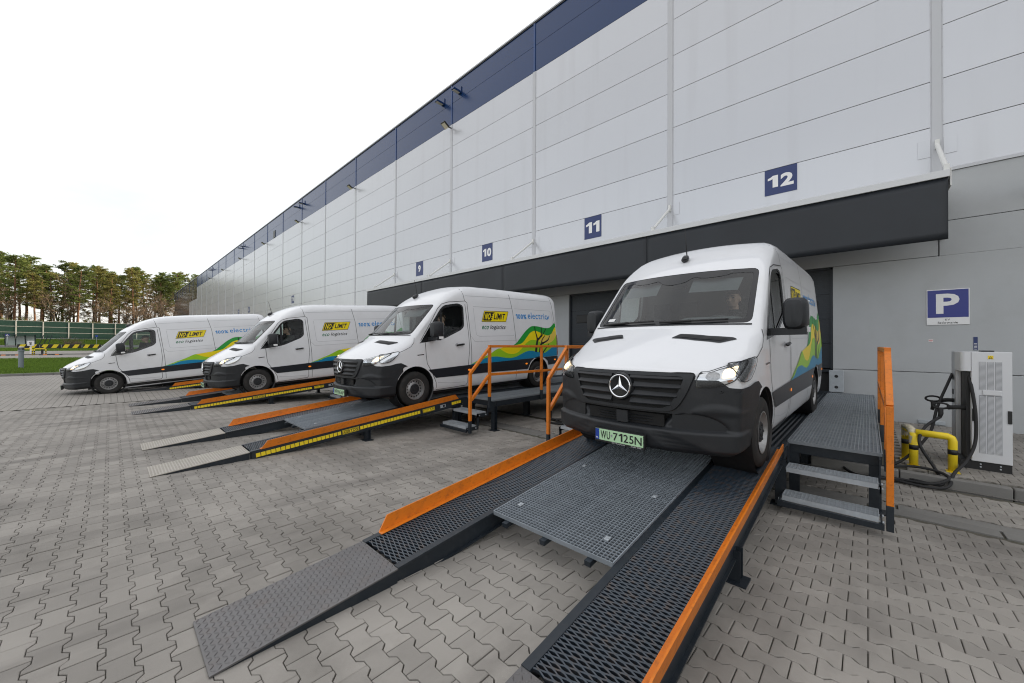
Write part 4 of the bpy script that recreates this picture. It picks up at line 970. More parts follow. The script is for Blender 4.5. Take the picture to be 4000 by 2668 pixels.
    gaps = [[(1.24, 1.30), (1.255, 1.0), (1.275, 0.86), (1.40, 0.66), (1.50, 0.45), (1.52, 0.285)], [(1.52, 0.29), (2.0, 0.30), (2.33, 0.31), (2.37, 0.36), (2.38, 0.75), (2.41, 0.98), (2.43, 1.10), (2.42, 1.5), (2.375, 2.16)],
            [(1.13, 1.34), (1.40, 1.72), (1.60, 2.02), (1.72, 2.13), (1.90, 2.185), (2.375, 2.235)], [(2.375, 2.24), (2.33, 2.45), (2.29, 2.58)], [(2.47, 0.31), (2.485, 0.8), (2.49, 1.09), (2.44, 2.2), (2.375, 2.24)],
            [(4.02, 0.31), (4.03, 1.0), (4.01, 1.42), (3.97, 2.05), (3.88, 2.5)], [(5.72, 0.85), (5.74, 1.45), (5.73, 1.8), (5.66, 2.3), (5.60, 2.52)]]
    for g in gaps: part('panel_gap', pmesh(strip(g, 0.011, s, 0.0035, 0.06), 'panel_gap', 'seam'))
    for g in ([(2.5, 1.42), (2.6, 1.30), (4.0, 1.31), (4.05, 1.315), (5.4, 1.335)], roundpoly([(2.62, 2.12), (2.66, 1.45), (2.75, 1.42), (3.96, 1.43)], 0.05)[3:], [(2.62, 2.12), (3.95, 2.135)], [(4.05, 2.135), (5.55, 2.14), (5.62, 2.05), (5.68, 1.5)], [(2.40, 2.36), (3.9, 2.40), (5.6, 2.41)], [(1.55, 0.44), (1.9, 0.40), (2.3, 0.385)]):
        part('pressed_line_shade', pmesh(strip(g, 0.008, s, 0.003, 0.08), 'pressed_line_shade', 'relief_shade'))  # flat grey strips, shading of the pressed creases put into colour
    part('bonnet_gap', pmesh(strip([(s*0.95, 1.10), (s*0.957, 1.16), (s*0.955, 1.25), (s*0.945, 1.33), (s*0.92, 1.40), (s*0.90, 1.43)] if False else [(0.62, 1.105), (0.74, 1.15), (0.90, 1.22), (0.965, 1.30), (0.99, 1.40)], 0.007, s, 0.0035, 0.04), 'bonnet_gap', 'seam'))
    part('tail_lamp', pmesh(patch([(5.765, 0.85), (5.86, 0.85), (5.865, 1.44), (5.775, 1.44)], s, 0.010, 0.06), 'tail_lamp', 'tail_red'))
    # scuttle vents on the bonnet
    vv = roundpoly([(s*0.27, 0.49), (s*0.33, 0.585), (s*0.60, 0.64), (s*0.80, 0.725), (s*0.83, 0.715), (s*0.71, 0.575), (s*0.5, 0.515)], 0.02)
    vi_ = part('bonnet_vent', pmesh(patch(vv, 2, 0.004, 0.05), 'bonnet_vent', 'van_black'))
    for t in (0.25, 0.5, 0.75):
        part('vent_slat', pmesh(strip([(s*(0.30+0.04*t), 0.505+0.07*t), (s*(0.52+0.06*t), 0.535+0.085*t), (s*(0.70+0.07*t), 0.595+0.10*t)], 0.012, 2, 0.011, 0.06), 'vent_slat', 'black'), vi_)
    # wheel arch liner rings
    for uu in (1.0, 4.924):
        q = MB(); q.lathe([(s*0.97, 0.43), (s*0.985, 0.448), (s*0.60, 0.448), (s*0.60, 0.42), (s*0.97, 0.43)], (0, uu, 0.385), 'X', 40)
        part('arch_liner', pmesh(q, 'arch_liner', 'black', 40, True))
q = MB(); q.box(-0.85, 0.85, 0.5, 5.6, 0.20, 0.27); q.box(-0.6, 0.6, 0.9, 5.0, 0.14, 0.20); q.box(-0.75, 0.75, 0.72, 1.1, 0.16, 0.24); part('underbody', pmesh(q, 'underbody', 'black', False, True))
# --- wheels
tw = [(-0.105, 0.20), (-0.115, 0.235), (-0.122, 0.29), (-0.112, 0.335), (-0.095, 0.352), (-0.06, 0.356), (0.06, 0.356), (0.095, 0.352), (0.112, 0.335), (0.122, 0.29), (0.115, 0.235), (0.105, 0.20)]
q = MB(); q.lathe(tw, (0, 0, 0), 'X', 48)
for g in (-0.045, 0.0, 0.045): q.lathe([(g-0.005, 0.3572), (g+0.005, 0.3572)], (0, 0, 0), 'X', 48, 1)
tyre_me = q.mesh('tyre', ['tyre', 'black'], 35)
def rim_mesh():
    q = MB(); q.lathe([(0.105, 0.205), (0.118, 0.212), (0.118, 0.200), (0.10, 0.195), (0.07, 0.185), (0.055, 0.178), (0.058, 0.135), (0.075, 0.115), (0.088, 0.105), (0.082, 0.06), (0.08, 0.001)], (0, 0, 0), 'X', 48)
    q.lathe([(-0.11, 0.205), (-0.11, 0.12), (-0.05, 0.08), (-0.05, 0.001)], (0, 0, 0), 'X', 32)
    return q.mesh('rim', ['rim'], 40)
def rim_holes():
    q = MB()
    for k in range(16):
        a = 2*math.pi*k/16; c = Vector((0.0605, 0.157*math.cos(a), 0.157*math.sin(a))); d = Vector((0, math.cos(a), math.sin(a))); t = Vector((0, -math.sin(a), math.cos(a)))
        q.add([c+d*0.017*math.cos(b)+t*0.015*math.sin(b) for b in [2*math.pi*i/10 for i in range(10)]], [tuple(range(10))])
    return q.mesh('rim_hole', ['black'], False, False)
def hub_mesh():
    q = MB(); q.lathe([(0.082, 0.108), (0.10, 0.100), (0.104, 0.085), (0.10, 0.05), (0.112, 0.045), (0.114, 0.001)], (0, 0, 0), 'X', 32)
    for k in range(5):
        a = 2*math.pi*k/5; q.lathe([(0.10, 0.014), (0.112, 0.012), (0.113, 0.001)], (0, 0.075*math.cos(a), 0.075*math.sin(a)), 'X', 8)
    return q.mesh('hub_cap', ['van_black'], 35)
rm, rh, hm = rim_mesh(), rim_holes(), hub_mesh()
for uu in (1.0, 4.924):
    for s in (1, -1):
        steer = 0.0
        w = part('wheel', None, None, (s*0.868, uu, 0.356), (0, 0, 0 if s > 0 else math.pi))
        part('tyre', tyre_me, w); part('rim', rm, w); part('rim_hole', rh, w); part('hub_cap', hm, w)
# --- roof aerial
c, _ = cast(2, 0.0, 1.66)
q = MB(); q.tube([c+Vector((0, -0.06, 0.01)), c+Vector((0, 0.0, 0.04)), c+Vector((0, 0.07, 0.075))], [0.035, 0.045, 0.02], 10); ai = part('aerial', pmesh(q, 'aerial', 'van_gloss_black', True, True))
q = MB(); q.tube([c+Vector((0, 0.05, 0.06)), c+Vector((0, -0.02, 0.42))], [0.008, 0.004], 6); part('aerial_whip', pmesh(q, 'aerial_whip', 'black', True, True), ai)
# --- interior
q = MB(); n_ = 16; vs = []
prof = [(0.80, 1.10), (0.86, 1.40), (1.02, 1.475), (1.22, 1.49), (1.36, 1.45), (1.44, 1.34), (1.42, 1.1)]
for i in range(n_+1):
    x = -0.9+1.8*i/n_; sh = 0.20*abs(x)**2.2; hump = 0.07*smooth(0.40, 0.28, abs(x-0.45))
    for k, (u, z) in enumerate(prof): vs.append((x, u+sh, z+(hump if 1 < k < 5 else 0)))
k = len(prof); q.add(vs, [(i*k+j, i*k+j+1, (i+1)*k+j+1, (i+1)*k+j) for i in range(n_) for j in range(k-1)])
part('dashboard', pmesh(q, 'dashboard', 'cab_grey', 50, True))
q = MB(); c = Vector((0.46, 1.50, 1.42)); ax = Vector((0, 0.80, 0.60)).normalized(); a1 = Vector((1, 0, 0)); a2 = ax.cross(a1)
q.tube([c+(a1*math.cos(t)+a2*math.sin(t))*0.19 for t in [2*math.pi*i/28 for i in range(29)]], 0.016, 8, 0, False)
for t in (0.3, math.pi-0.3, math.pi*1.5): q.tube([c, c+(a1*math.cos(t)+a2*math.sin(t))*0.18], 0.018, 6)
q.tube([c, c-ax*0.3], 0.03, 8); part('steering_wheel', pmesh(q, 'steering_wheel', 'cab_inner', True, True))
for xc, wd_ in ((0.46, 0.25), (-0.38, 0.42)):
    q = MB(); q.box(xc-wd_, xc+wd_, 1.70, 2.20, 0.80, 1.02); q.bar((xc, 2.16, 0.98), (xc, 2.32, 1.62), wd_*1.9, 0.12, 0, (1, 0, 0))
    st_ = part('seat', pmesh(q, 'seat', 'seat', False, True))
    for hx in ((xc,) if wd_ < 0.3 else (xc-0.2, xc+0.2)):
        q = MB(); q.box(hx-0.12, hx+0.12, 2.27, 2.36, 1.65, 1.84); part('headrest', pmesh(q, 'headrest', 'seat', False, True), st_)
q = MB(); q.box(-0.84, 0.84, 2.385, 2.40, 0.63, 2.25); part('bulkhead', pmesh(q, 'bulkhead', 'cab_inner', False, True))
for s in (1, -1):
    pts = proj_pts([(p[0], p[1]) for p in [(s*0.72, 2.06), (s*0.2, 2.06), (s*0.2, 1.90), (s*0.70, 1.90)]], 0, -0.06)
    q = MB(); q.add(pts, [(0, 1, 2, 3)]); part('sun_visor', pmesh(q, 'sun_visor', 'cab_grey', False))
q = MB(); q.box(-0.09, 0.09, 1.42, 1.45, 1.93, 1.99); part('inner_mirror', pmesh(q, 'inner_mirror', 'black', False, True))
# --- livery on the flank (u to the right, z up)
D = {'dg': [(3.921, 1.188), (4.046, 1.252), (4.25, 1.418), (4.445, 1.566), (4.657, 1.675), (4.857, 1.689), (5.085, 1.664), (5.294, 1.64), (5.476, 1.654), (5.601, 1.718), (5.70, 1.79)],
 'ye': [(3.386, 1.116), (3.653, 1.147), (3.921, 1.178), (4.121, 1.202), (4.275, 1.246), (4.44, 1.375), (4.605, 1.504), (4.797, 1.557), (4.996, 1.523), (5.176, 1.462), (5.384, 1.428), (5.538, 1.472), (5.665, 1.602), (5.714, 1.667)],
 'am': [(4.961, 1.267), (5.174, 1.395), (5.384, 1.428), (5.538, 1.472), (5.693, 1.563), (5.727, 1.41), (5.59, 1.261), (5.379, 1.199), (5.141, 1.215)],
 'lg': [(2.434, 0.768), (2.78, 0.892), (3.059, 0.99), (3.261, 1.08), (3.386, 1.116), (3.489, 1.065), (3.678, 0.984), (3.896, 0.96), (4.068, 0.994), (4.223, 1.085), (4.379, 1.205), (4.571, 1.296), (4.734, 1.311), (4.904, 1.278), (5.074, 1.217), (5.283, 1.192), (5.503, 1.234), (5.658, 1.316), (5.756, 1.428)],
 'bl': [(2.434, 0.768), (2.721, 0.827), (2.885, 0.89), (3.057, 0.914), (3.304, 0.917), (3.532, 0.883), (3.77, 0.858), (3.989, 0.881), (4.172, 0.934), (4.383, 0.996), (4.593, 1.019), (4.811, 0.985), (5.077, 0.94), (5.249, 0.955), (5.47, 1.054), (5.653, 1.126), (5.765, 1.142)]}
base = [(5.765, 0.84), (4.0, 0.805)]
def wave(key, first, mat, off, nm):
    top = curve(D[key], 5); pts = top+[(5.765, top[-1][1]-0.02), (5.765, 0.84), (4.0, 0.80)]+first
    part(nm, pmesh(patch(pts, 1, off, 0.06), nm, mat))
wave('dg', [(3.93, 0.95)], 'dec_green', 0.0040, 'green_wave'); wave('ye', [(3.42, 0.95)], 'dec_yellow', 0.0050, 'yellow_wave')
part('amber_wave', pmesh(patch(curve(D['am'], 4, True), 1, 0.0056, 0.05), 'amber_wave', 'dec_amber'))
wave('lg', [(2.6, 0.775)], 'dec_lime', 0.0062, 'lime_wave'); wave('bl', [(2.6, 0.772)], 'dec_blue', 0.0070, 'blue_wave')
tr = MB()
for pl, w in (([(4.811, 0.975), (4.844, 1.165), (4.90, 1.33)], (0.10, 0.07)), ([(4.89, 1.30), (4.87, 1.412), (4.825, 1.556), (4.81, 1.69)], (0.06, 0.022)), ([(4.90, 1.31), (5.05, 1.408), (5.082, 1.521), (5.104, 1.664)], (0.07, 0.02)), ([(5.05, 1.39), (5.098, 1.42), (5.235, 1.546), (5.313, 1.639)], (0.04, 0.02)), ([(4.973, 0.955), (5.035, 1.179), (5.17, 1.224)], (0.085, 0.05)), ([(5.16, 1.224), (5.352, 1.295), (5.421, 1.37), (5.47, 1.435)], (0.05, 0.02)), ([(5.05, 1.19), (5.105, 1.321), (5.242, 1.432)], (0.05, 0.02)), ([(5.106, 0.945), (5.251, 1.06), (5.407, 1.199)], (0.05, 0.02))):
    a = strip(curve(pl, 4), w, 1, 0.0082, 0.05); tr.add(a.v, a.f)
part('tree_motif', pmesh(tr, 'tree_motif', 'dec_black'))
zl = lambda u: (u-2.83)*0.018
lp = [(2.86, 1.772), (3.69, 1.787), (3.80, 2.045), (2.965, 2.030)]
lg = part('logo_panel', pmesh(patch(lp, 1, 0.0042, 0.08), 'logo_panel', 'dec_yellow'))
lb = MB()
a = patch([(2.90, 1.797), (3.16, 1.800), (3.22, 1.85), (3.165, 1.848), (3.24, 1.895), (3.18, 1.893), (3.265, 1.94), (3.205, 1.938), (3.29, 1.985), (3.23, 1.983), (3.345, 2.013), (2.985, 2.008)], 1, 0.0052, 0.06); lb.add(a.v, a.f)
for i in range(4):
    a = strip([lp[i], lp[(i+1) % 4]], 0.011, 1, 0.0052, 0.1); lb.add(a.v, a.f)
part('logo_black', pmesh(lb, 'logo_black', 'dec_black'), lg)
shear = lambda v, z0: [(p[0]+(p[1]-z0)*0.35, p[1]) for p in v]
v, f = fit_text('NO', 2.955, 3.135, 1.825, 1.982, bold=0.035); part('logo_lettering', pmesh(letters(shear(v, 1.825), f, 1, 0.0062), 'logo_lettering', 'dec_yellow'), lg)
v, f = fit_text('LIMIT', 3.255, 3.635, 1.835, 1.985, bold=0.035); part('logo_lettering', pmesh(letters(shear(v, 1.835), f, 1, 0.0062), 'logo_lettering', 'dec_black'), lg)
v, f = fit_text('eco', 2.84, 3.06, 1.588, 1.672, bold=0.012); part('eco_lettering', pmesh(letters(shear(v, 1.588), f, 1, 0.0045), 'eco_lettering', 'dec_eco'))
v, f = fit_text('logistics', 3.115, 3.64, 1.566, 1.700, bold=0.012); part('logistics_lettering', pmesh(letters(shear(v, 1.588), f, 1, 0.0045), 'logistics_lettering', 'dec_black'))
v, f = fit_text('100%', 4.075, 4.50, 1.872, 2.0, bold=0.03); part('electric_lettering', pmesh(letters(v, f, 1, 0.0045), 'electric_lettering', 'dec_text_blue'))
v, f = fit_text('electric', 4.56, 5.40, 1.888, 2.062, bold=0.008); part('electric_lettering', pmesh(letters(v, f, 1, 0.0045), 'electric_lettering', 'dec_text_blue'))
q = MB(); a = patch(curve([(5.405, 1.915), (5.44, 1.895), (5.475, 1.92), (5.48, 1.96), (5.43, 1.965)], 3, True), 1, 0.0045, 0.05); q.add(a.v, a.f)
for pl in ([(5.45, 1.96), (5.475, 2.0)], [(5.475, 1.955), (5.505, 1.985)], [(5.43, 1.90), (5.38, 1.895)]):
    a = strip(pl, 0.014, 1, 0.0045, 0.05); q.add(a.v, a.f)
part('plug_motif', pmesh(q, 'plug_motif', 'dec_text_blue'))
def number_plate(parent, txt):
    u = front_u(0, 0.36)-0.085; q = MB(); q.box(-0.265, 0.265, u, u+0.05, 0.265, 0.405)
    o = q.build('number_plate', 'black', parent, bevel=0.006)
    q = MB(); q.box(-0.255, 0.255, u-0.004, u-0.0005, 0.288, 0.398); q.build('plate_face', 'plate_green', o)
    q = MB(); q.box(-0.254, -0.213, u-0.006, u-0.0042, 0.289, 0.397); q.build('country_band', 'eu_blue', o)
    v, f = fit_text('PL', -0.247, -0.220, 0.298, 0.316, bold=0.01); m = MB(); m.add([(a, u-0.007, b) for a, b in v], f); m.build('country_lettering', 'white_sign', o, fix=False)
    if txt:
        a, b = txt.split(); na = 0.105*len(a)/2; x0 = -0.195
        for t, xa, xb in ((a, x0, x0+na), (b, x0+na+0.035, 0.242)):
            v, f = fit_text(t, xa, xb, 0.304, 0.384, bold=0.012); m = MB(); m.add([(p, u-0.0062, r_) for p, r_ in v], f); m.build('plate_lettering', 'black', o, fix=False)
        m = MB(); m.box(x0+na+0.010, x0+na+0.026, u-0.0058, u-0.0042, 0.332, 0.358); m.build('registration_seal', 'vent_grey', o)
    for t, xa, xb, mt in (('EWT Automotive', -0.07, 0.07, 'white_sign'), ('22 460 49 00', 0.13, 0.235, 'white_sign')):
        v, f = fit_text(t, xa, xb, 0.271, 0.283); m = MB(); m.add([(p, u-0.001, r_) for p, r_ in v], f); m.build('dealer_lettering', mt, o, fix=False)
FRONT_ONLY = set()
def van(cx, yf, z0, yaw, pitch, s, label, plate, lit=True):
    """cx, yf, z0: point on the ground under the middle of the front axle"""
    t = empty('delivery_van', (0, 0, 0), label, 'van', 'white electric delivery vans')
    M = Matrix.Translation((cx, yf, z0)) @ Matrix.Rotation(yaw, 4, 'Z') @ Matrix.Rotation(pitch, 4, 'X') @ Matrix.Scale(s, 4) @ Matrix.Translation((0, -1.0, 0))
    loc, rot, sc = M.decompose(); t.location = loc; t.rotation_euler = rot.to_euler(); t.scale = sc
    obs = []
    for name, me, par, lo, ro in VAN:
        o = bpy.data.objects.new(name, me); COL.objects.link(o); o.parent = t if par is None else obs[par]; o.location = lo; o.rotation_euler = ro; obs.append(o)
    number_plate(t, plate); return t, M
V4, M4 = van(-1.85, -8.10, 0.457, R(-1.35), R(0.9), 1.055, 'large white delivery van nearest the camera, rolling nose first down the front ramp', 'WU 7125N')
V3, M3 = van(-8.05, -8.435, 0.42, 0.0, R(1.43), 1.05, 'white delivery van second from the right with its whole flank livery showing', 'WPI 0636P')
V2, M2 = van(-14.06, -9.90, 0.27, 0.0, R(3.62), 1.015, 'white delivery van third from the right, half behind its neighbour', 'WPI 0640P')
V1, M1 = van(-19.94, -12.894, 0.003, 0.0, R(5.26), 0.99, 'leftmost white delivery van with its front wheels down on the paving', None)
# ------------------------------------------------------------------ drivers
pm('skin', (0.56, 0.35, 0.26), 0.55, var=0.05, scale=20)
pm('jacket_dark', (0.022, 0.026, 0.028), 0.9, var=0.15, scale=15)
pm('jacket_grey', (0.06, 0.065, 0.06), 0.9, var=0.15, scale=15)
pm('hair_brown', (0.045, 0.03, 0.02), 0.8, bump=0.5, bscale=120)
pm('cap_black', (0.01, 0.01, 0.012), 0.8)
pm('hivis', (0.80, 0.10, 0.03), 0.7)
pm('eye', (0.05, 0.04, 0.035), 0.3)
def ell(bm_, c, r, rot=None, seg=20):
    m = Matrix.Translation(c) @ (rot.to_matrix().to_4x4() if rot else Matrix.Identity(4)) @ Matrix.Diagonal((r[0], r[1], r[2], 1))
    bmesh.ops.create_uvsphere(bm_, u_segments=seg, v_segments=seg//2, radius=1.0, matrix=m)
def limb(bm_, pts, rs):
    for (a, b, ra, rb) in zip(pts, pts[1:], rs, rs[1:]):
        a, b = Vector(a), Vector(b); k = max(2, int((b-a).length/(min(ra, rb)*0.55)))
        for i in range(k+1):
            t = i/k; p = a+(b-a)*t; r = ra+(rb-ra)*t
            bmesh.ops.create_icosphere(bm_, subdivisions=2, radius=r, matrix=Matrix.Translation(p))
def person_meshes(cloth, head_turn, tilt=0.0, lean=0.0):
    """seated driver facing -u; hips at origin height of the seat cushion; returns body mesh in van coordinates"""
    bm_ = bmesh.new(); X0 = 0.46
    hip = Vector((X0, 2.05, 1.10)); chest = Vector((X0, 2.12-lean, 1.48)); neck = Vector((X0, 2.09-lean*1.2, 1.66)); hd = Vector((X0, 2.05-lean*1.5, 1.82-lean*0.2))
    ell(bm_, hip, (0.18, 0.14, 0.13)); ell(bm_, (hip+chest)/2, (0.165, 0.115, 0.22)); ell(bm_, chest, (0.185, 0.12, 0.16)); ell(bm_, chest+Vector((0, 0, 0.10)), (0.20, 0.085, 0.075))
    limb(bm_, [chest+Vector((0, 0, 0.1)), neck+Vector((0, 0, -0.03)), hd+Vector((0, 0.015, -0.05))], [0.075, 0.056, 0.052])
    wheel_c = Vector((0.46, 1.50, 1.42))
    for s in (-1, 1):
        sh = chest+Vector((s*0.19, 0, 0.11)); el = Vector((X0+s*0.27, 1.86, 1.27)); wr = Vector((0.46+s*0.185, 1.585, 1.455)); hand = Vector((0.46+s*0.185, 1.53, 1.465))
        limb(bm_, [sh, el, wr], [0.068, 0.052, 0.034]); limb(bm_, [wr, hand], [0.033, 0.034])
        for k in range(4):   # fingers closed round the rim
            b0 = hand+Vector((s*0.005, -0.012, 0.026-0.018*k)); rr = 0.0095-0.0006*k
            limb(bm_, [b0, b0+Vector((s*0.022, -0.035, 0.0)), b0+Vector((-s*0.008, -0.055, 0.0)), b0+Vector((-s*0.032, -0.035, 0.002))], [rr]*4)
        limb(bm_, [hand+Vector((-s*0.012, 0.0, 0.022)), hand+Vector((-s*0.036, -0.012, 0.030)), hand+Vector((-s*0.045, -0.038, 0.024))], [0.011, 0.0105, 0.009])
        kn = Vector((X0+s*0.16, 1.62, 1.12)); limb(bm_, [hip+Vector((s*0.10, 0, -0.02)), kn, Vector((X0+s*0.15, 1.45, 0.74))], [0.095, 0.072, 0.05])
    # head
    hb = bmesh.new()
    ell(hb, Vector((0, 0.012, 0.03)), (0.078, 0.100, 0.100)); ell(hb, Vector((0, -0.028, -0.028)), (0.062, 0.068, 0.078)); ell(hb, Vector((0, -0.055, -0.078)), (0.036, 0.032, 0.028))
    limb(hb, [(0, -0.093, 0.018), (0, -0.110, -0.020)], [0.010, 0.015])
    for s in (-1, 1):
        ell(hb, Vector((s*0.076, 0.012, -0.005)), (0.012, 0.022, 0.033)); ell(hb, Vector((s*0.031, -0.083, 0.030)), (0.024, 0.014, 0.010)); ell(hb, Vector((s*0.040, -0.068, -0.022)), (0.022, 0.02, 0.02))
    ell(hb, Vector((0, -0.088, -0.052)), (0.024, 0.014, 0.006)); ell(hb, Vector((0, -0.086, -0.062)), (0.020, 0.014, 0.007))
    rot = Matrix.Rotation(head_turn, 4, 'Z') @ Matrix.Rotation(tilt, 4, 'X')
    HM = Matrix.Translation(hd) @ rot
    bmesh.ops.transform(hb, matrix=HM, verts=hb.verts); tmp = bpy.data.meshes.new('h'); hb.to_mesh(tmp); hb.free(); bm_.from_mesh(tmp); bpy.data.meshes.remove(tmp)
    me = bpy.data.meshes.new('tmp'); bm_.to_mesh(me); bm_.free()
    o = bpy.data.objects.new('tmp', me); COL.objects.link(o)
    r = o.modifiers.new('r', 'REMESH'); r.mode = 'VOXEL'; r.voxel_size = 0.0085; s = o.modifiers.new('s', 'SMOOTH'); s.factor = 0.5; s.iterations = 3
    dg = bpy.context.evaluated_depsgraph_get(); out = bpy.data.meshes.new_from_object(o.evaluated_get(dg)); bpy.data.objects.remove(o)
    out.materials.clear(); out.materials.append(MATS[cloth]); out.materials.append(MATS['skin']); out.materials.append(MATS['eye']); out.materials.append(MATS['hair_brown'])
    Hi = HM.inverted(); mi = []
    for p in out.polygons:
        c = p.center; l = Hi @ c; m = 0
        if c.z > 1.685-lean*0.2 and (c-hd).length < 0.22: m = 1
        if c.y < 1.575 and c.z > 1.38: m = 1
        if m == 1 and l.y < -0.06:
            if abs(abs(l.x)-0.031) < 0.015 and abs(l.z-0.014) < 0.0075: m = 2
            if abs(abs(l.x)-0.032) < 0.021 and abs(l.z-0.036) < 0.005: m = 3
        mi.append(m)
    out.polygons.foreach_set('material_index', mi); out.polygons.foreach_set('use_smooth', [True]*len(mi)); out.name = 'person'
    return out, HM
def cap_mesh(HM, hair):
    q = MB(); n_ = 20; vs = []; rows = [(0.0, 1.0), (0.35, 0.95), (0.62, 0.80), (0.85, 0.52), (1.0, 0.02)]
    for (h, w) in rows:
        for i in range(n_):
            a = 2*math.pi*i/n_; f = math.sin(a)
            zb = 0.060 if hair != 'hair_brown' else (0.062 if f < -0.3 else (0.02 if f < 0.3 else -0.05))
            vs.append((0.087*w*math.cos(a), 0.010+0.108*w*f, zb+(0.142-zb)*h))
    q.add(vs, [(k*n_+i, k*n_+(i+1) % n_, (k+1)*n_+(i+1) % n_, (k+1)*n_+i) for k in range(4) for i in range(n_)])
    if hair != 'hair_brown':
        pv = []
        for i in range(9):
            a = math.pi+math.pi*i/8; pv += [(0.082*math.cos(a), 0.005+0.10*math.sin(a), 0.062), (0.075*math.cos(a), 0.0+0.175*math.sin(a), 0.050)]
        q.add(pv, [(2*i, 2*i+1, 2*i+3, 2*i+2) for i in range(8)])
    q.v = [tuple(HM @ Vector(v)) for v in q.v]
    return q.mesh('cap' if hair != 'hair_brown' else 'hair', [hair], True, True)
def driver(M, label, cloth, turn, tilt, hair, vest, lean=0.0):
    me, HM = person_meshes(cloth, turn, tilt, lean)
    o = link('person', me); o.matrix_world = M; tag(o, label, 'person', 'van drivers')
    link('hair' if hair == 'hair_brown' else 'cap', cap_mesh(HM, hair), o)
    if vest:
        q = MB()
        for s in (-1, 1):
            pts = [(0.46+s*0.10, 2.02, 1.22), (0.46+s*0.11, 1.985, 1.42), (0.46+s*0.11, 2.03, 1.555), (0.46+s*0.11, 2.13, 1.60), (0.46+s*0.11, 2.22, 1.52)]
            vs = []
            for p in pts: vs += [(p[0]-0.045, p[1]-0.012, p[2]+0.006), (p[0]+0.045, p[1]-0.012, p[2]+0.006)]
            q.add(vs, [(2*i, 2*i+1, 2*i+3, 2*i+2) for i in range(4)])
            q.add([(0.46+s*0.185, 2.04, 1.55), (0.46+s*0.215, 2.10, 1.50), (0.46+s*0.215, 2.02, 1.40), (0.46+s*0.20, 2.0, 1.30), (0.46+s*0.19, 2.03, 1.25), (0.46+s*0.20, 2.06, 1.40)], [(0, 1, 5), (1, 2, 5), (2, 3, 5), (3, 4, 5)])
        link('safety_vest', q.mesh('safety_vest', ['hivis'], True, True), o)
driver(M4, 'person in a dark jacket at the wheel of the nearest van, looking ahead', 'jacket_dark', R(-12), 0.0, 'hair_brown', False)
driver(M3, 'person in a dark jacket driving the second van from the right', 'jacket_dark', R(10), 0.0, 'hair_brown', False)
driver(M2, 'person in a grey jacket looking down inside the third van from the right', 'jacket_grey', R(5), R(-18), 'hair_brown', False, 0.05)
driver(M1, 'person in a black cap and orange vest driving the leftmost van', 'jacket_dark', R(0), R(-6), 'cap_black', True)

# ------------------------------------------------------------------ charging station, guard rail and cable
ch = empty('charging_station', (1.0, -4.32, -0.02), 'white cabinet style vehicle charger with mesh vents beside the wall', 'charger')
q = MB(); q.box(0.0, 0.47, 0.03, 0.80, 0.0, 0.12); q.build('plinth', 'black', ch)
q = MB(); q.box(0.10, 0.47, 0.03, 0.80, 0.12, 1.70); q.build('cabinet', 'white_cab', ch, bevel=0.012)
q = MB(); q.box(0.104, 0.47, 0.0, 0.028, 0.125, 1.702); q.build('door', 'white_cab', ch, bevel=0.006)
q = MB(); q.prism([(0.0, 0.06)]+[(0.05-0.05*math.cos(a), 0.05-0.05*math.sin(a)) for a in [R(0), R(25), R(50), R(75), R(90)]]+[(0.10, 0.0), (0.10, 0.5), (0.0, 0.5)], 1.42, 1.70, 'Z'); q.build('corner_hood', 'white_cab', ch, smooth=30)
q = MB(); q.box(0.06, 0.10, 0.05, 0.45, 0.13, 1.42); q.build('cable_niche', 'black', ch)
q = MB(); q.box(0.0, 0.10, 0.50, 0.80, 0.12, 1.70); q.box(0.0, 0.06, 0.44, 0.50, 0.12, 1.42); q.build('side_panel', 'silver', ch, bevel=0.006)
for i in range(3):
    for (z0, z1) in ((0.25, 1.08), (1.16, 1.56)):
        q = MB(); x0 = 0.175+i*0.073; q.box(x0, x0+0.060, -0.003, -0.0005, z0, z1, 0)
        k = int((z1-z0)/0.016)
        for j in range(k): q.box(x0+0.003, x0+0.057, -0.006, -0.003, z0+0.004+j*0.016, z0+0.011+j*0.016, 1)
        q.build('vent_panel', ['vent_grey', 'white_cab'], ch)
q = MB(); q.box(0.205, 0.375, -0.016, -0.0005, 1.085, 1.155); q.build('name_bar', 'white_cab', ch, bevel=0.006)
q = MB(); q.box(0.255, 0.305, -0.003, -0.0005, 1.60, 1.65, 0); q.add([(0.262, -0.0045, 1.607), (0.298, -0.0045, 1.607), (0.28, -0.0045, 1.642)], [(0, 1, 2)], 1); q.add([(0.270, -0.0055, 1.612), (0.290, -0.0055, 1.612), (0.28, -0.0055, 1.632)], [(0, 1, 2)], 0); q.build('warning_label', ['yellow', 'black'], ch)
for x in (0.108, 0.428):
    q = MB(); q.box(x, x+0.038, -0.012, -0.0005, 0.70, 0.88); h_ = q.build('door_lock', 'black', ch, bevel=0.004)
q = MB(); q.box(0.24, 0.36, 0.3, 0.5, 1.702, 1.72); q.build('top_cap', 'black', ch)
for x in (0.19, 0.37):
    for z in (0.045, 0.085): MB().lathe([(-0.006, 0.001), (-0.006, 0.010), (0.0, 0.010)], (x, 0.029, z), 'Y', 8).build('bolt', 'galv', ch)
for z0, z1 in ((1.25, 1.33), (1.02, 1.10)): MB().box(-0.003, -0.0005, 0.60, 0.72, z0, z1).build('socket_panel', 'black', ch)
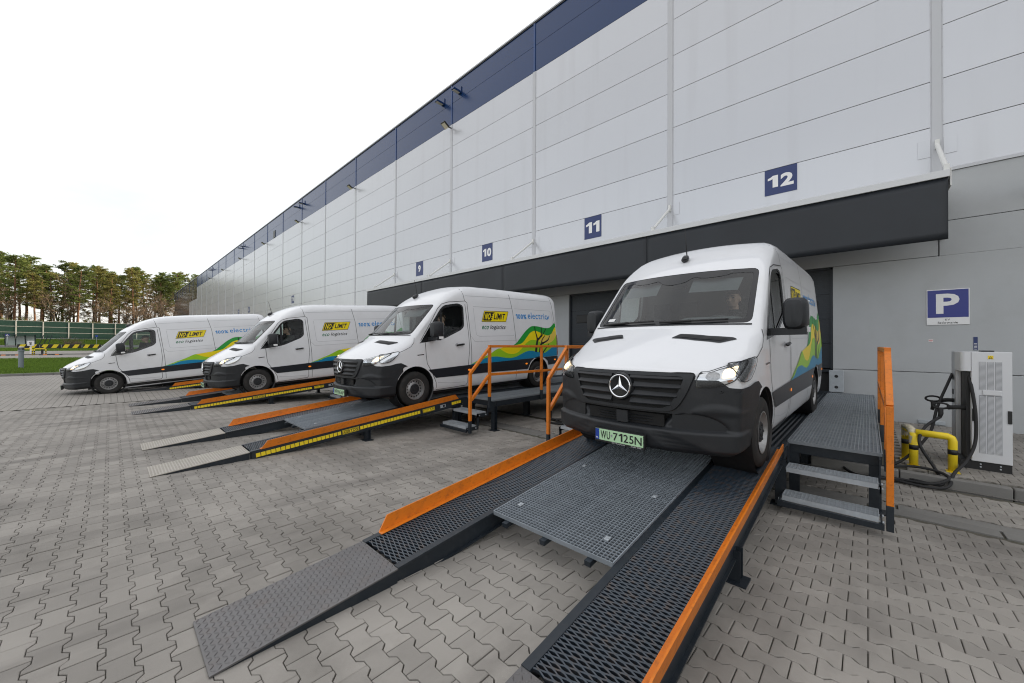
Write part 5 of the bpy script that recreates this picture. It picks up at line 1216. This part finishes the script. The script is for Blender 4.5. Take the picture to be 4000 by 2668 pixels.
# plugs hanging in their holders
def plug(loc, label):
    o = empty('charging_plug', loc, label, 'plug', 'black charging plugs on the charger')
    q = MB(); q.tube([(0, 0, 0), (-0.10, -0.015, 0.005), (-0.20, -0.03, -0.01)], [0.034, 0.030, 0.034], 10); q.build('barrel', 'rubber', o, smooth=True)
    q = MB(); c = Vector((-0.27, -0.04, 0.01)); q.tube([c+Vector((0.085*math.cos(a), 0, 0.042*math.sin(a))) for a in [2*math.pi*i/16 for i in range(17)]], 0.015, 8, 0, False); q.build('handle', 'rubber', o, smooth=True)
    q = MB(); q.tube([(-0.27, -0.04, -0.03), (-0.27, -0.06, -0.11), (-0.285, -0.07, -0.17)], [0.03, 0.028, 0.022], 8); q.build('grip', 'rubber', o, smooth=True)
plug((1.08, -4.23, 0.85), 'black charging plug hanging in front on the left of the charger')
plug((1.05, -3.70, 0.90), 'black charging plug hanging at the rear left of the charger')
def cable(name, pts, r, label, group=None):
    q = MB(); q.tube(curve(pts, 8), r, 8); tag(q.build(name, 'rubber', smooth=True), label, 'cable', group)
cable('charging_cable', [(1.075, -4.20, 1.40), (1.10, -4.32, 1.2), (1.13, -4.40, 0.8), (1.12, -4.45, 0.4), (1.02, -4.62, 0.15), (0.86, -5.0, 0.02), (0.78, -5.28, -0.10), (0.60, -5.42, -0.12), (0.30, -5.36, -0.12), (0.05, -5.22, -0.12), (0.1, -5.0, -0.10), (0.40, -5.15, -0.11), (0.72, -5.25, -0.10), (0.70, -4.95, 0.02), (0.55, -4.88, 0.35), (0.62, -4.6, 0.55), (0.80, -4.30, 0.69)], 0.019, 'thick black cable looping from the charger down to the paving and back up', 'charging cables')
cable('charging_cable', [(1.0, -3.6, 1.32), (0.93, -3.75, 1.15), (0.80, -4.0, 0.80), (0.70, -4.3, 0.45), (0.50, -4.55, 0.15), (0.30, -4.85, 0.0), (0.1, -5.05, -0.05), (0.45, -4.95, 0.02), (0.70, -5.0, 0.02), (0.80, -5.16, -0.02), (0.62, -5.30, -0.10), (0.3, -5.26, -0.12), (-0.05, -5.45, -0.12), (-0.25, -5.2, -0.11), (-0.3, -4.9, -0.05)], 0.019, 'second black cable coiled on the kerb in front of the yellow guard rail', 'charging cables')
# yellow corner guard
cg = empty('guard_rail', (0.50, -4.72, -0.02), 'yellow and black steel corner guard rail in front of the charger', 'guard rail')
q = MB(); rr = 0.048
q.tube([(0.38, 0.0, 0.0), (0.38, 0.0, 0.44), (0.368, 0, 0.475), (0.335, 0, 0.495), (0.02, 0, 0.505)], rr, 12); q.build('hoop', 'yellow', cg, smooth=True)
q = MB(); q.tube([(0.0, 0, 0.0), (0.0, 0, 0.50)], rr, 12); q.build('post', 'yellow', cg, smooth=True)
q = MB(); q.tube([(-0.06, 0.42, 0.0), (-0.06, 0.42, 0.47), (-0.05, 0.36, 0.50), (0.0, 0.02, 0.505)], rr, 12); q.build('rear_hoop', 'yellow', cg, smooth=True)
for (x, y) in ((0.38, 0), (0.0, 0), (-0.06, 0.42)):
    q = MB(); q.tube([(x, y, 0.25), (x, y, 0.32)], rr+0.0015, 12); q.build('black_band', 'black', cg, smooth=True)
    q = MB(); q.box(x-0.065, x+0.065, y-0.065, y+0.065, -0.004, 0.010); q.build('foot_plate', 'yellow', cg)
q = MB(); q.tube([(-0.01, 0.0, 0.34), (-0.005, 0.0, 0.44), (-0.01, 0.02, 0.515), (-0.03, 0.2, 0.53), (-0.06, 0.40, 0.52), (-0.06, 0.42, 0.35), (-0.06, 0.42, 0.1)], [0.043, 0.047, 0.052, 0.05, 0.052, 0.045, 0.043], 12, 0, False); q.build('plastic_wrap', 'wrap', cg, smooth=True)
# hose and concrete foot between the two near vans
q = MB(); q.lathe([(0.0, 0.001), (0.0, 0.30), (0.06, 0.29), (0.09, 0.26), (0.10, 0.001)], (0, 0, 0), 'Z', 20); tag(q.build('concrete_foot', 'concrete_dark', None, smooth=35, loc=(-5.12, -5.15, -0.15)), 'round concrete foot lying between the two nearest vans', 'concrete foot')
cable('hose', [(-4.9, -5.1, -0.12), (-5.25, -5.55, -0.12), (-5.65, -5.60, -0.12), (-5.85, -5.38, -0.12), (-5.6, -5.1, -0.12), (-5.2, -4.95, -0.1), (-4.8, -5.0, -0.12), (-4.6, -5.3, -0.12), (-5.0, -5.55, -0.12), (-5.4, -5.5, -0.11), (-5.6, -5.3, -0.11), (-5.3, -5.05, -0.09)], 0.024, 'black hose coiled on the paving between the two nearest vans')
q = MB(); q.add([(-0.02, -0.012, 0.003), (0.0, -0.018, 0.008), (0.022, 0.0, 0.004), (0.004, 0.016, 0.010), (-0.016, 0.012, 0.002)], [(0, 1, 3, 4), (1, 2, 3)])
pm('leaf_brown', (0.20, 0.09, 0.035), 0.8); tag(q.build('dry_leaf', 'leaf_brown', None, loc=(-1.35, -12.02, 0.0)), 'single dry brown leaf on the paving at the bottom edge', 'leaf')
# ------------------------------------------------------------------ west side: noise barrier, forest, street furniture
pm('barrier_green', (0.025, 0.068, 0.048), 0.8, var=0.15, scale=2.0, bump=0.6, bscale=14)
pm('barrier_post', (0.50, 0.48, 0.43), 0.8, var=0.05, scale=2)
pm('bark_pine', (0.17, 0.085, 0.045), 0.9, var=0.35, scale=2.5, stretch=(1, 1, 0.3))
pm('bark_grey', (0.115, 0.088, 0.062), 0.9, var=0.3, scale=3)
pm('twig', (0.21, 0.145, 0.095), 0.9, var=0.2, scale=2)
def leaf_mat(name, col, var):
    m = pm(name, col, 0.7, isl=var, obj_rand=0.18, spec=0.2); N, L = m.node_tree.nodes, m.node_tree.links; b = N['Principled BSDF']
    t = N.new('ShaderNodeBsdfTranslucent'); x = N.new('ShaderNodeMixShader'); x.inputs[0].default_value = 0.5; out = [n_ for n_ in N if n_.type == 'OUTPUT_MATERIAL'][0]
    src = b.inputs['Base Color'].links[0].from_socket; L.new(src, t.inputs[0]); L.new(b.outputs[0], x.inputs[1]); L.new(t.outputs[0], x.inputs[2]); L.new(x.outputs[0], out.inputs[0])
leaf_mat('needles', (0.15, 0.19, 0.052), 0.4); leaf_mat('needles_olive', (0.21, 0.20, 0.06), 0.4); leaf_mat('grass_blade', (0.135, 0.215, 0.034), 0.35); leaf_mat('shrub_twig', (0.26, 0.19, 0.16), 0.3)
NW = empty('noise_barrier', (-155, 0, 0), 'long dark green noise barrier with pale posts in front of the forest', 'fence')
pn = MB(); pn.box(-0.06, 0.06, 0.1, 4.18, 0.0, 1.44)
for i in range(10): pn.box(0.06, 0.085, 0.1, 4.18, 0.05+i*0.142, 0.11+i*0.142)
pnm = pn.mesh('acoustic_panel', ['barrier_green']); rl = MB(); rl.box(-0.09, 0.11, 0.1, 4.18, 0, 0.085); rlm = rl.mesh('rail', ['barrier_post'])
po = MB(); po.box(-0.14, 0.16, -0.10, 0.10, 0.0, 4.75); pom = po.mesh('post', ['barrier_post']); bs = MB(); bs.box(-0.10, 0.12, 0.1, 4.18, -0.3, 0.42); bsm = bs.mesh('plinth', ['concrete'])
for i in range(14):
    y = -46.2+i*4.28; z0 = 2.42-0.012*i
    link('post', pom, NW, 0, (0, y, z0-0.1)); link('plinth', bsm, NW, 0, (0, y, z0))
    for k in range(3): link('acoustic_panel', pnm, NW, 0, (0, y, z0+0.42+k*1.47)); link('rail', rlm, NW, 0, (0, y, z0+0.42+(k+1)*1.47-0.055))
# pines
def pine(seed, h, olive):
    r = random.Random(seed); tr = MB(); cr = MB(); lean = (r.gauss(0, 0.5), r.gauss(0, 0.5)); pts = []; n_ = 9
    for i in range(n_+1):
        t = i/n_; pts.append((lean[0]*t*t+r.gauss(0, 0.06), lean[1]*t*t+r.gauss(0, 0.06), h*0.97*t))
    tr.tube(pts, [0.30*(1-0.82*i/n_)+0.02 for i in range(n_+1)], 7, 0)
    c0 = r.uniform(0.30, 0.50); rad = r.uniform(2.9, 4.0)
    def trunk(t): f = t*n_; i = min(n_-1, int(f)); return Vector(pts[i])*(1-f+i)+Vector(pts[i+1])*(f-i)
    V_, F_ = [], []
    nb = 60
    for b in range(nb):
        t = c0+(0.985-c0)*(b/nb)**0.85; p = trunk(t); a = r.uniform(0, 6.283); k = (t-c0)/(1-c0)
        L_ = rad*(0.35+0.65*math.sin(math.pi*min(1, k*0.72+0.22)))*r.uniform(0.55, 1.1)*(1.0 if k < 0.9 else 0.5)
        up_ = r.uniform(0.0, 0.30)+0.35*k
        e = p+Vector((math.cos(a)*L_, math.sin(a)*L_, L_*up_)); mid = (p+e)/2+Vector((0, 0, -0.10*L_))
        tr.tube([p, mid, e], [0.055*(1-0.5*k), 0.035, 0.012], 4, 1, False)
        for q_ in range(7):
            s = 0.35+0.65*(q_+r.random())/7; c = p.lerp(e, s)+Vector((r.gauss(0, 0.28), r.gauss(0, 0.28), r.gauss(0.10, 0.12))); cs = r.uniform(0.42, 0.78)
            for m in range(19):
                d = Vector((r.gauss(0, 1), r.gauss(0, 1), r.gauss(0.25, 0.55))); d.normalize(); w = d.cross(Vector((r.gauss(0, 1), r.gauss(0, 1), r.gauss(0, 1)))); w.normalize()
                o = c+Vector((r.gauss(0, 0.25), r.gauss(0, 0.25), r.gauss(0, 0.10)))*cs; l = cs*r.uniform(0.35, 0.75); ww = 0.05+0.05*r.random(); i0 = len(V_)
                V_ += [tuple(o-w*ww), tuple(o+w*ww), tuple(o+d*l+w*ww*0.3)]; F_.append((i0, i0+1, i0+2))
    cr.add(V_, F_)
    return tr.mesh('trunk', ['bark_pine', 'bark_grey'], 40, False), cr.mesh('crown', ['needles_olive' if olive else 'needles'], False, False)
def bare(seed, h):
    r = random.Random(seed); tr = MB(); tw = MB()
    def grow(p, d, l, rad, lev):
        k = 4; pts = [p]; dd = d.copy()
        for i in range(k): dd = (dd+Vector((r.gauss(0, 0.13), r.gauss(0, 0.13), r.gauss(0.03, 0.08)))).normalized(); pts.append(pts[-1]+dd*l/k)
        (tr if lev < 3 else tw).tube(pts, [rad*(1-0.45*i/k) for i in range(k+1)], 6 if lev < 2 else (4 if lev < 3 else 3), 0, False)
        if lev >= 5: return
        for c in range((4, 4, 4, 3, 3)[lev]):
            t = r.uniform(0.35, 1.0); i = min(k-1, int(t*k)); q_ = pts[i].lerp(pts[i+1], t*k-i)
            nd = (dd+Vector((r.gauss(0, 0.62), r.gauss(0, 0.62), r.gauss(0.1, 0.40)))).normalized(); grow(q_, nd, l*r.uniform(0.52, 0.74), rad*0.5, lev+1)
    grow(Vector((0, 0, 0)), Vector((0, 0, 1)), h*0.42, 0.26, 0)
    return tr.mesh('trunk', ['bark_grey'], 40, False), tw.mesh('crown', ['twig'], False, False)
PINES = [pine(11+i, 22.0, i % 2) for i in range(6)]; BARES = [bare(50+i, 16.0) for i in range(4)]
rt_ = random.Random(5); n_t = 0
pos_words = []
def tree(kind, x, y, h, var, label):
    t = empty('pine_tree' if kind == 'pine' else 'bare_tree', (x, y, zt(x)-0.2), label, 'tree', 'trees beyond the noise barrier', rt_.uniform(0, 6.28))
    a, b = (PINES if kind == 'pine' else BARES)[var]; s = h/(22.0 if kind == 'pine' else 16.0); t.scale = (s*rt_.uniform(0.9, 1.12),)*2+(s,)
    link('trunk', a, t); link('crown', b, t)
rows = []
for ry, (x, n_, hh) in enumerate(((-162, 17, 19.5), (-170, 15, 21.5), (-180, 15, 23.0), (-193, 14, 24.5))):
    y0, y1 = -36-ry*1.8, 9+ry*1.5
    for i in range(n_):
        y = y0+(y1-y0)*(i+rt_.uniform(0.2, 0.8))/n_; rows.append((x+rt_.uniform(-3, 3), y, hh*rt_.uniform(0.86, 1.12)*(1.0+0.06*(-y/40.0)), ry))
for i in range(20): rows.append((rt_.uniform(-172, -164), -38+48*(i+rt_.random())/20, rt_.uniform(8.5, 13.5), 4))
rows.sort(key=lambda t: t[1])
rown = ['front', 'second', 'third', 'back', 'low']; cnt = {}
ordi = ['first', 'second', 'third', 'fourth', 'fifth', 'sixth', 'seventh', 'eighth', 'ninth', 'tenth', 'eleventh', 'twelfth', 'thirteenth', 'fourteenth', 'fifteenth', 'sixteenth', 'seventeenth', 'eighteenth', 'nineteenth', 'twentieth']
for k, (x, y, h, ry) in enumerate(rows):
    bare_ = (ry == 0 and rt_.random() < 0.6) or (ry == 1 and rt_.random() < 0.25) or (y > -8 and ry < 2 and rt_.random() < 0.5) or (ry == 4 and rt_.random() < 0.45)
    kd = 'bare' if bare_ else 'pine'; cnt[(kd, ry)] = cnt.get((kd, ry), 0)+1
    tree(kd, x, y, h*(0.86 if bare_ else 1.0), k % (4 if bare_ else 6), '%s %s from the left in the %s row beyond the noise barrier' % (ordi[cnt[(kd, ry)]-1], 'bare brown tree' if bare_ else 'green pine', rown[ry]))
# undergrowth behind the barrier reads as one mass
r = random.Random(9); V_, F_ = [], []
for i in range(1600):
    c = Vector((r.uniform(-215, -158), r.uniform(-42, 14), 0)); c.z = zt(c.x)+r.uniform(0.2, 3.6)**1.25
    for m in range(12):
        d = Vector((r.gauss(0, 1), r.gauss(0, 1), r.gauss(0, 0.7))).normalized(); w = d.cross(Vector((r.gauss(0, 1), r.gauss(0, 1), 1))).normalized(); o = c+Vector((r.gauss(0, 0.8), r.gauss(0, 0.8), r.gauss(0, 0.5))); i0 = len(V_)
        V_ += [tuple(o-w*0.10), tuple(o+w*0.10), tuple(o+d*0.9)]; F_.append((i0, i0+1, i0+2))
tag(MB().add(V_, F_).build('undergrowth', 'needles', fix=False), 'dark undergrowth between the trunks behind the noise barrier', 'undergrowth', kind='stuff')
# lawn blades
def blades(name, label, x0, x1, y0, y1, n_, h, dzf=zt):
    r = random.Random(hash(name) % 1000 if False else len(name)); V_, F_ = [], []
    for i in range(n_):
        x, y = r.uniform(x0, x1), r.uniform(y0, y1); z = dzf(x)-0.01; a = r.uniform(0, 3.14); w = 0.016*h/0.1; hh = h*r.uniform(0.5, 1.3); i0 = len(V_)
        V_ += [(x-math.cos(a)*w, y-math.sin(a)*w, z), (x+math.cos(a)*w, y+math.sin(a)*w, z), (x+r.gauss(0, 0.5)*hh, y+r.gauss(0, 0.5)*hh, z+hh)]; F_.append((i0, i0+1, i0+2))
    o = MB().add(V_, F_).build(name, 'grass_blade', fix=False); tag(o, label, 'grass', kind='stuff')
blades('lawn_grass', 'short green grass on the near lawn behind the kerb', -46, -32.3, -22, -9, 60000, 0.11)
blades('far_lawn_grass', 'green grass on the far part of the near lawn', -60, -46, -27, -8, 30000, 0.16)
blades('verge_grass', 'strip of green grass under the striped barrier blocks', -107.5, -92.5, -30, -8, 20000, 0.22)
blades('embankment_grass', 'sunlit bright grass slope at the foot of the noise barrier', -155, -141.5, -40, -4, 40000, 0.30)
# vent bollard on the lawn
vb = empty('vent_bollard', (-36, -16.47, 0.20), 'round grey vent bollard standing on the near lawn', 'bollard')
pm('bollard_grey', (0.20, 0.23, 0.26), 0.5, var=0.05); pm('dark_frame', (0.02, 0.035, 0.04), 0.5)
q = MB(); q.lathe([(0, 0.105), (1.02, 0.105)], (0, 0, 0), 'Z', 24); q.build('tube', 'bollard_grey', vb, smooth=40)
q = MB(); q.lathe([(1.02, 0.105), (1.03, 0.135), (1.08, 0.135), (1.09, 0.11), (1.24, 0.11), (1.24, 0.10)], (0, 0, 0), 'Z', 24); q.build('collar', 'bollard_grey', vb, smooth=40)
for i in range(14):
    a = 2*math.pi*i/14; MB().box(-0.010, 0.010, -0.004, 0.004, 1.10, 1.23).build('vent_slot', 'black', vb, loc=(0.111*math.cos(a), 0.111*math.sin(a), 0)).rotation_euler.z = a+math.pi/2
q = MB(); q.lathe([(1.24, 0.115), (1.27, 0.11), (1.30, 0.07), (1.31, 0.001)], (0, 0, 0), 'Z', 24); q.build('cap', 'barrier_post', vb, smooth=40)
# striped barrier blocks
def stripe_block(y, L_, label, x=-100.0, z=0.80):
    b = empty('barrier_block', (x, y, z), label, 'barrier', 'black and yellow barrier blocks')
    q = MB(); q.box(-0.25, 0.20, 0, L_, -0.35, 0.62); q.build('block', 'black', b, bevel=0.03)
    k = int(L_/0.78)
    for i in range(k):
        y0 = 0.06+i*L_/k; w = L_/k*0.5
        q = MB(); q.add([(0.215, y0, 0.0), (0.215, y0+w, 0.0), (0.215, min(L_-0.02, y0+w+0.3), 0.60), (0.215, min(L_-0.02, y0+0.3), 0.60), (0.205, y0, 0.0), (0.205, y0+w, 0.0), (0.205, min(L_-0.02, y0+w+0.3), 0.6), (0.205, min(L_-0.02, y0+0.3), 0.6)], [(0, 1, 2, 3), (0, 4, 5, 1), (1, 5, 6, 2), (2, 6, 7, 3), (3, 7, 4, 0)]); q.build('yellow_stripe', 'yellow', b)
for i, nm in enumerate(('leftmost', 'second from the left', 'third from the left', 'fourth from the left', 'rightmost, half behind the leftmost van')):
    stripe_block(-23.2+i*2.32, 2.2, 'black and yellow striped barrier block, %s' % nm)
# rubber kerb pieces and hoop guards by the kiosk
for i, y in enumerate((-22.0, -21.0, -18.9, -17.95)):
    o = empty('rubber_kerb', (-74.3, y, 0.14), 'black and amber rubber kerb piece, %s' % ('leftmost by the striped hoops', 'just left of the striped hoops', 'just right of the striped hoops', 'rightmost on the side road')[i], 'kerb', 'rubber kerb pieces')
    q = MB(); q.prism([(-0.12, 0), (0.12, 0), (0.07, 0.12), (-0.07, 0.12)], 0, 0.9, 'X'); q.v = [(b, a, c) for a, b, c in q.v]; q.build('rubber_body', 'rubber', o)
    q = MB(); q.add([(0.118, 0.3, 0.03), (0.118, 0.62, 0.03), (0.075, 0.62, 0.122), (0.075, 0.3, 0.122), (-0.06, 0.3, 0.124), (-0.06, 0.62, 0.124)], [(0, 1, 2, 3), (3, 2, 5, 4)]); q.build('amber_reflector', 'orange', o)
for i, y in enumerate((-20.35, -19.3)):
    o = empty('hoop_guard', (-74.6, y, 0.14), 'yellow and black hoop guard in front of the white kiosk, %s one' % ('left', 'right')[i], 'guard rail', 'striped hoop guards')
    q = MB(); q.tube([(0, 0, 0), (0, 0, 0.72), (0, 0.06, 0.80), (0, 0.84, 0.80), (0, 0.9, 0.72), (0, 0.9, 0)], 0.055, 8); q.build('hoop', 'yellow', o, smooth=True)
    for yy in (0, 0.9):
        for zz in (0.12, 0.42): MB().tube([(0, yy, zz), (0, yy, zz+0.15)], 0.058, 8).build('black_band', 'black', o, smooth=True)
ks = empty('kiosk_post', (-76.5, -19.75, 0.15), 'white charging kiosk box on a slim post on the side road', 'kiosk')
q = MB(); q.box(-0.07, 0.07, -0.07, 0.07, 0, 1.2); q.build('post', 'white_sign', ks)
q = MB(); q.box(-0.14, 0.16, -0.27, 0.27, 1.15, 1.78); bx_ = q.build('box', 'white_sign', ks, bevel=0.03)
MB().box(0.162, 0.17, -0.12, 0.10, 1.55, 1.63).build('screen', 'black', bx_); MB().lathe([(0.162, 0.001), (0.17, 0.09), (0.162, 0.10)], (0, 0, 1.38), 'X', 16).build('socket', 'black', bx_)
o = MB().box(-0.08, 0.08, -0.10, 0.10, 0, 1.0).build('access_post', 'black', None, loc=(-78, -18.95, 0.15), bevel=0.02); tag(o, 'short black access post just right of the white kiosk', 'post')
# bicycle shelter
bsx = empty('bike_shelter', (-132, -28.3, 0.82), 'dark framed glass bicycle shelter in front of the noise barrier', 'shelter')
pm('shelter_glass', (0.42, 0.50, 0.47), 0.15)
for yy in (0.25, 1.6, 2.9, 4.2):
    MB().box(-0.05, 0.05, yy-0.05, yy+0.05, 0, 2.45).build('post', 'dark_frame', bsx); MB().bar((0.0, yy, 0.05), (1.6, yy, 2.4), 0.07, 0.07).build('strut', 'dark_frame', bsx)
q = MB(); q.box(-0.5, 1.9, 0.0, 4.45, 2.42, 2.55); q.build('roof_frame', 'dark_frame', bsx)
for yy in (0.3, 1.65, 2.95): MB().box(-0.02, 0.02, yy, yy+1.2, 0.35, 2.2).build('glass_pane', 'shelter_glass', bsx)
for yy, nm in ((5.0, 'left'), (5.6, 'middle'), (6.2, 'right')):
    o = MB().bar((0, 0, 0), (0.3, 0.75, 2.5), 0.10, 0.10).build('leaning_mast', 'dark_frame', None, loc=(-132, -28.3+yy-0.4, 0.82)); tag(o, '%s of three leaning dark masts beside the bicycle shelter' % nm, 'mast', 'leaning masts')
sg2 = empty('pedestrian_sign', (-128, -27.35, 0.8), 'blue and white pedestrian sign left of the bicycle shelter', 'sign')
MB().tube([(0, 0, 0), (0, 0, 2.3)], 0.035, 8).build('pole', 'galv', sg2, smooth=True); pb = MB().box(0.03, 0.05, -0.27, 0.27, 2.15, 2.65).build('plate', 'p_blue', sg2)
q = MB(); q.add([(0.056, -0.2, 2.22), (0.056, 0.2, 2.22), (0.056, 0, 2.58)], [(0, 1, 2)]); q.build('white_triangle', 'white_sign', pb, fix=False)
q = MB(); q.add([(0.06, -0.04, 2.26), (0.06, 0.05, 2.26), (0.06, 0.02, 2.46), (0.06, -0.02, 2.46)], [(0, 1, 2, 3)]); q.build('walking_figure', 'black', pb, fix=False)
# leafless shrubs on the slope and a small road mirror
def shrub(y, x, label, seed, s_=1.0):
    r = random.Random(seed); q = MB()
    for i in range(60):
        a = r.uniform(0, 6.28); e = r.uniform(0.5, 1.3); p = Vector((0, 0, 0)); pts = [p]; d = Vector((math.cos(a)*math.cos(e), math.sin(a)*math.cos(e), math.sin(e)))
        for k in range(5): d = (d+Vector((r.gauss(0, 0.12), r.gauss(0, 0.12), -0.10))).normalized(); pts.append(pts[-1]+d*0.52*s_)
        q.tube(pts, [0.028, 0.024, 0.02, 0.016, 0.012, 0.006], 3, 0, False)
    o = empty('bare_shrub', (x, y, zt(x)), label, 'shrub', 'bare shrubs on the slope'); q.build('twigs', 'shrub_twig', o, fix=False)
shrub(-19.6, -134, 'large leafless shrub on the grass slope before the noise barrier', 1, 1.0); shrub(-18.3, -137, 'smaller leafless shrub right of the large one', 2, 0.7)
o = empty('road_mirror', (-136, -15.2, 0.95), 'small round road mirror on a thin pole by the slope', 'mirror'); MB().tube([(0, 0, 0), (0, 0, 2.2)], 0.03, 6).build('pole', 'galv', o); MB().lathe([(0.0, 0.001), (0.04, 0.22), (0.0, 0.25)], (0.04, 0, 2.35), 'X', 16).build('mirror_disc', 'eu_blue', o)
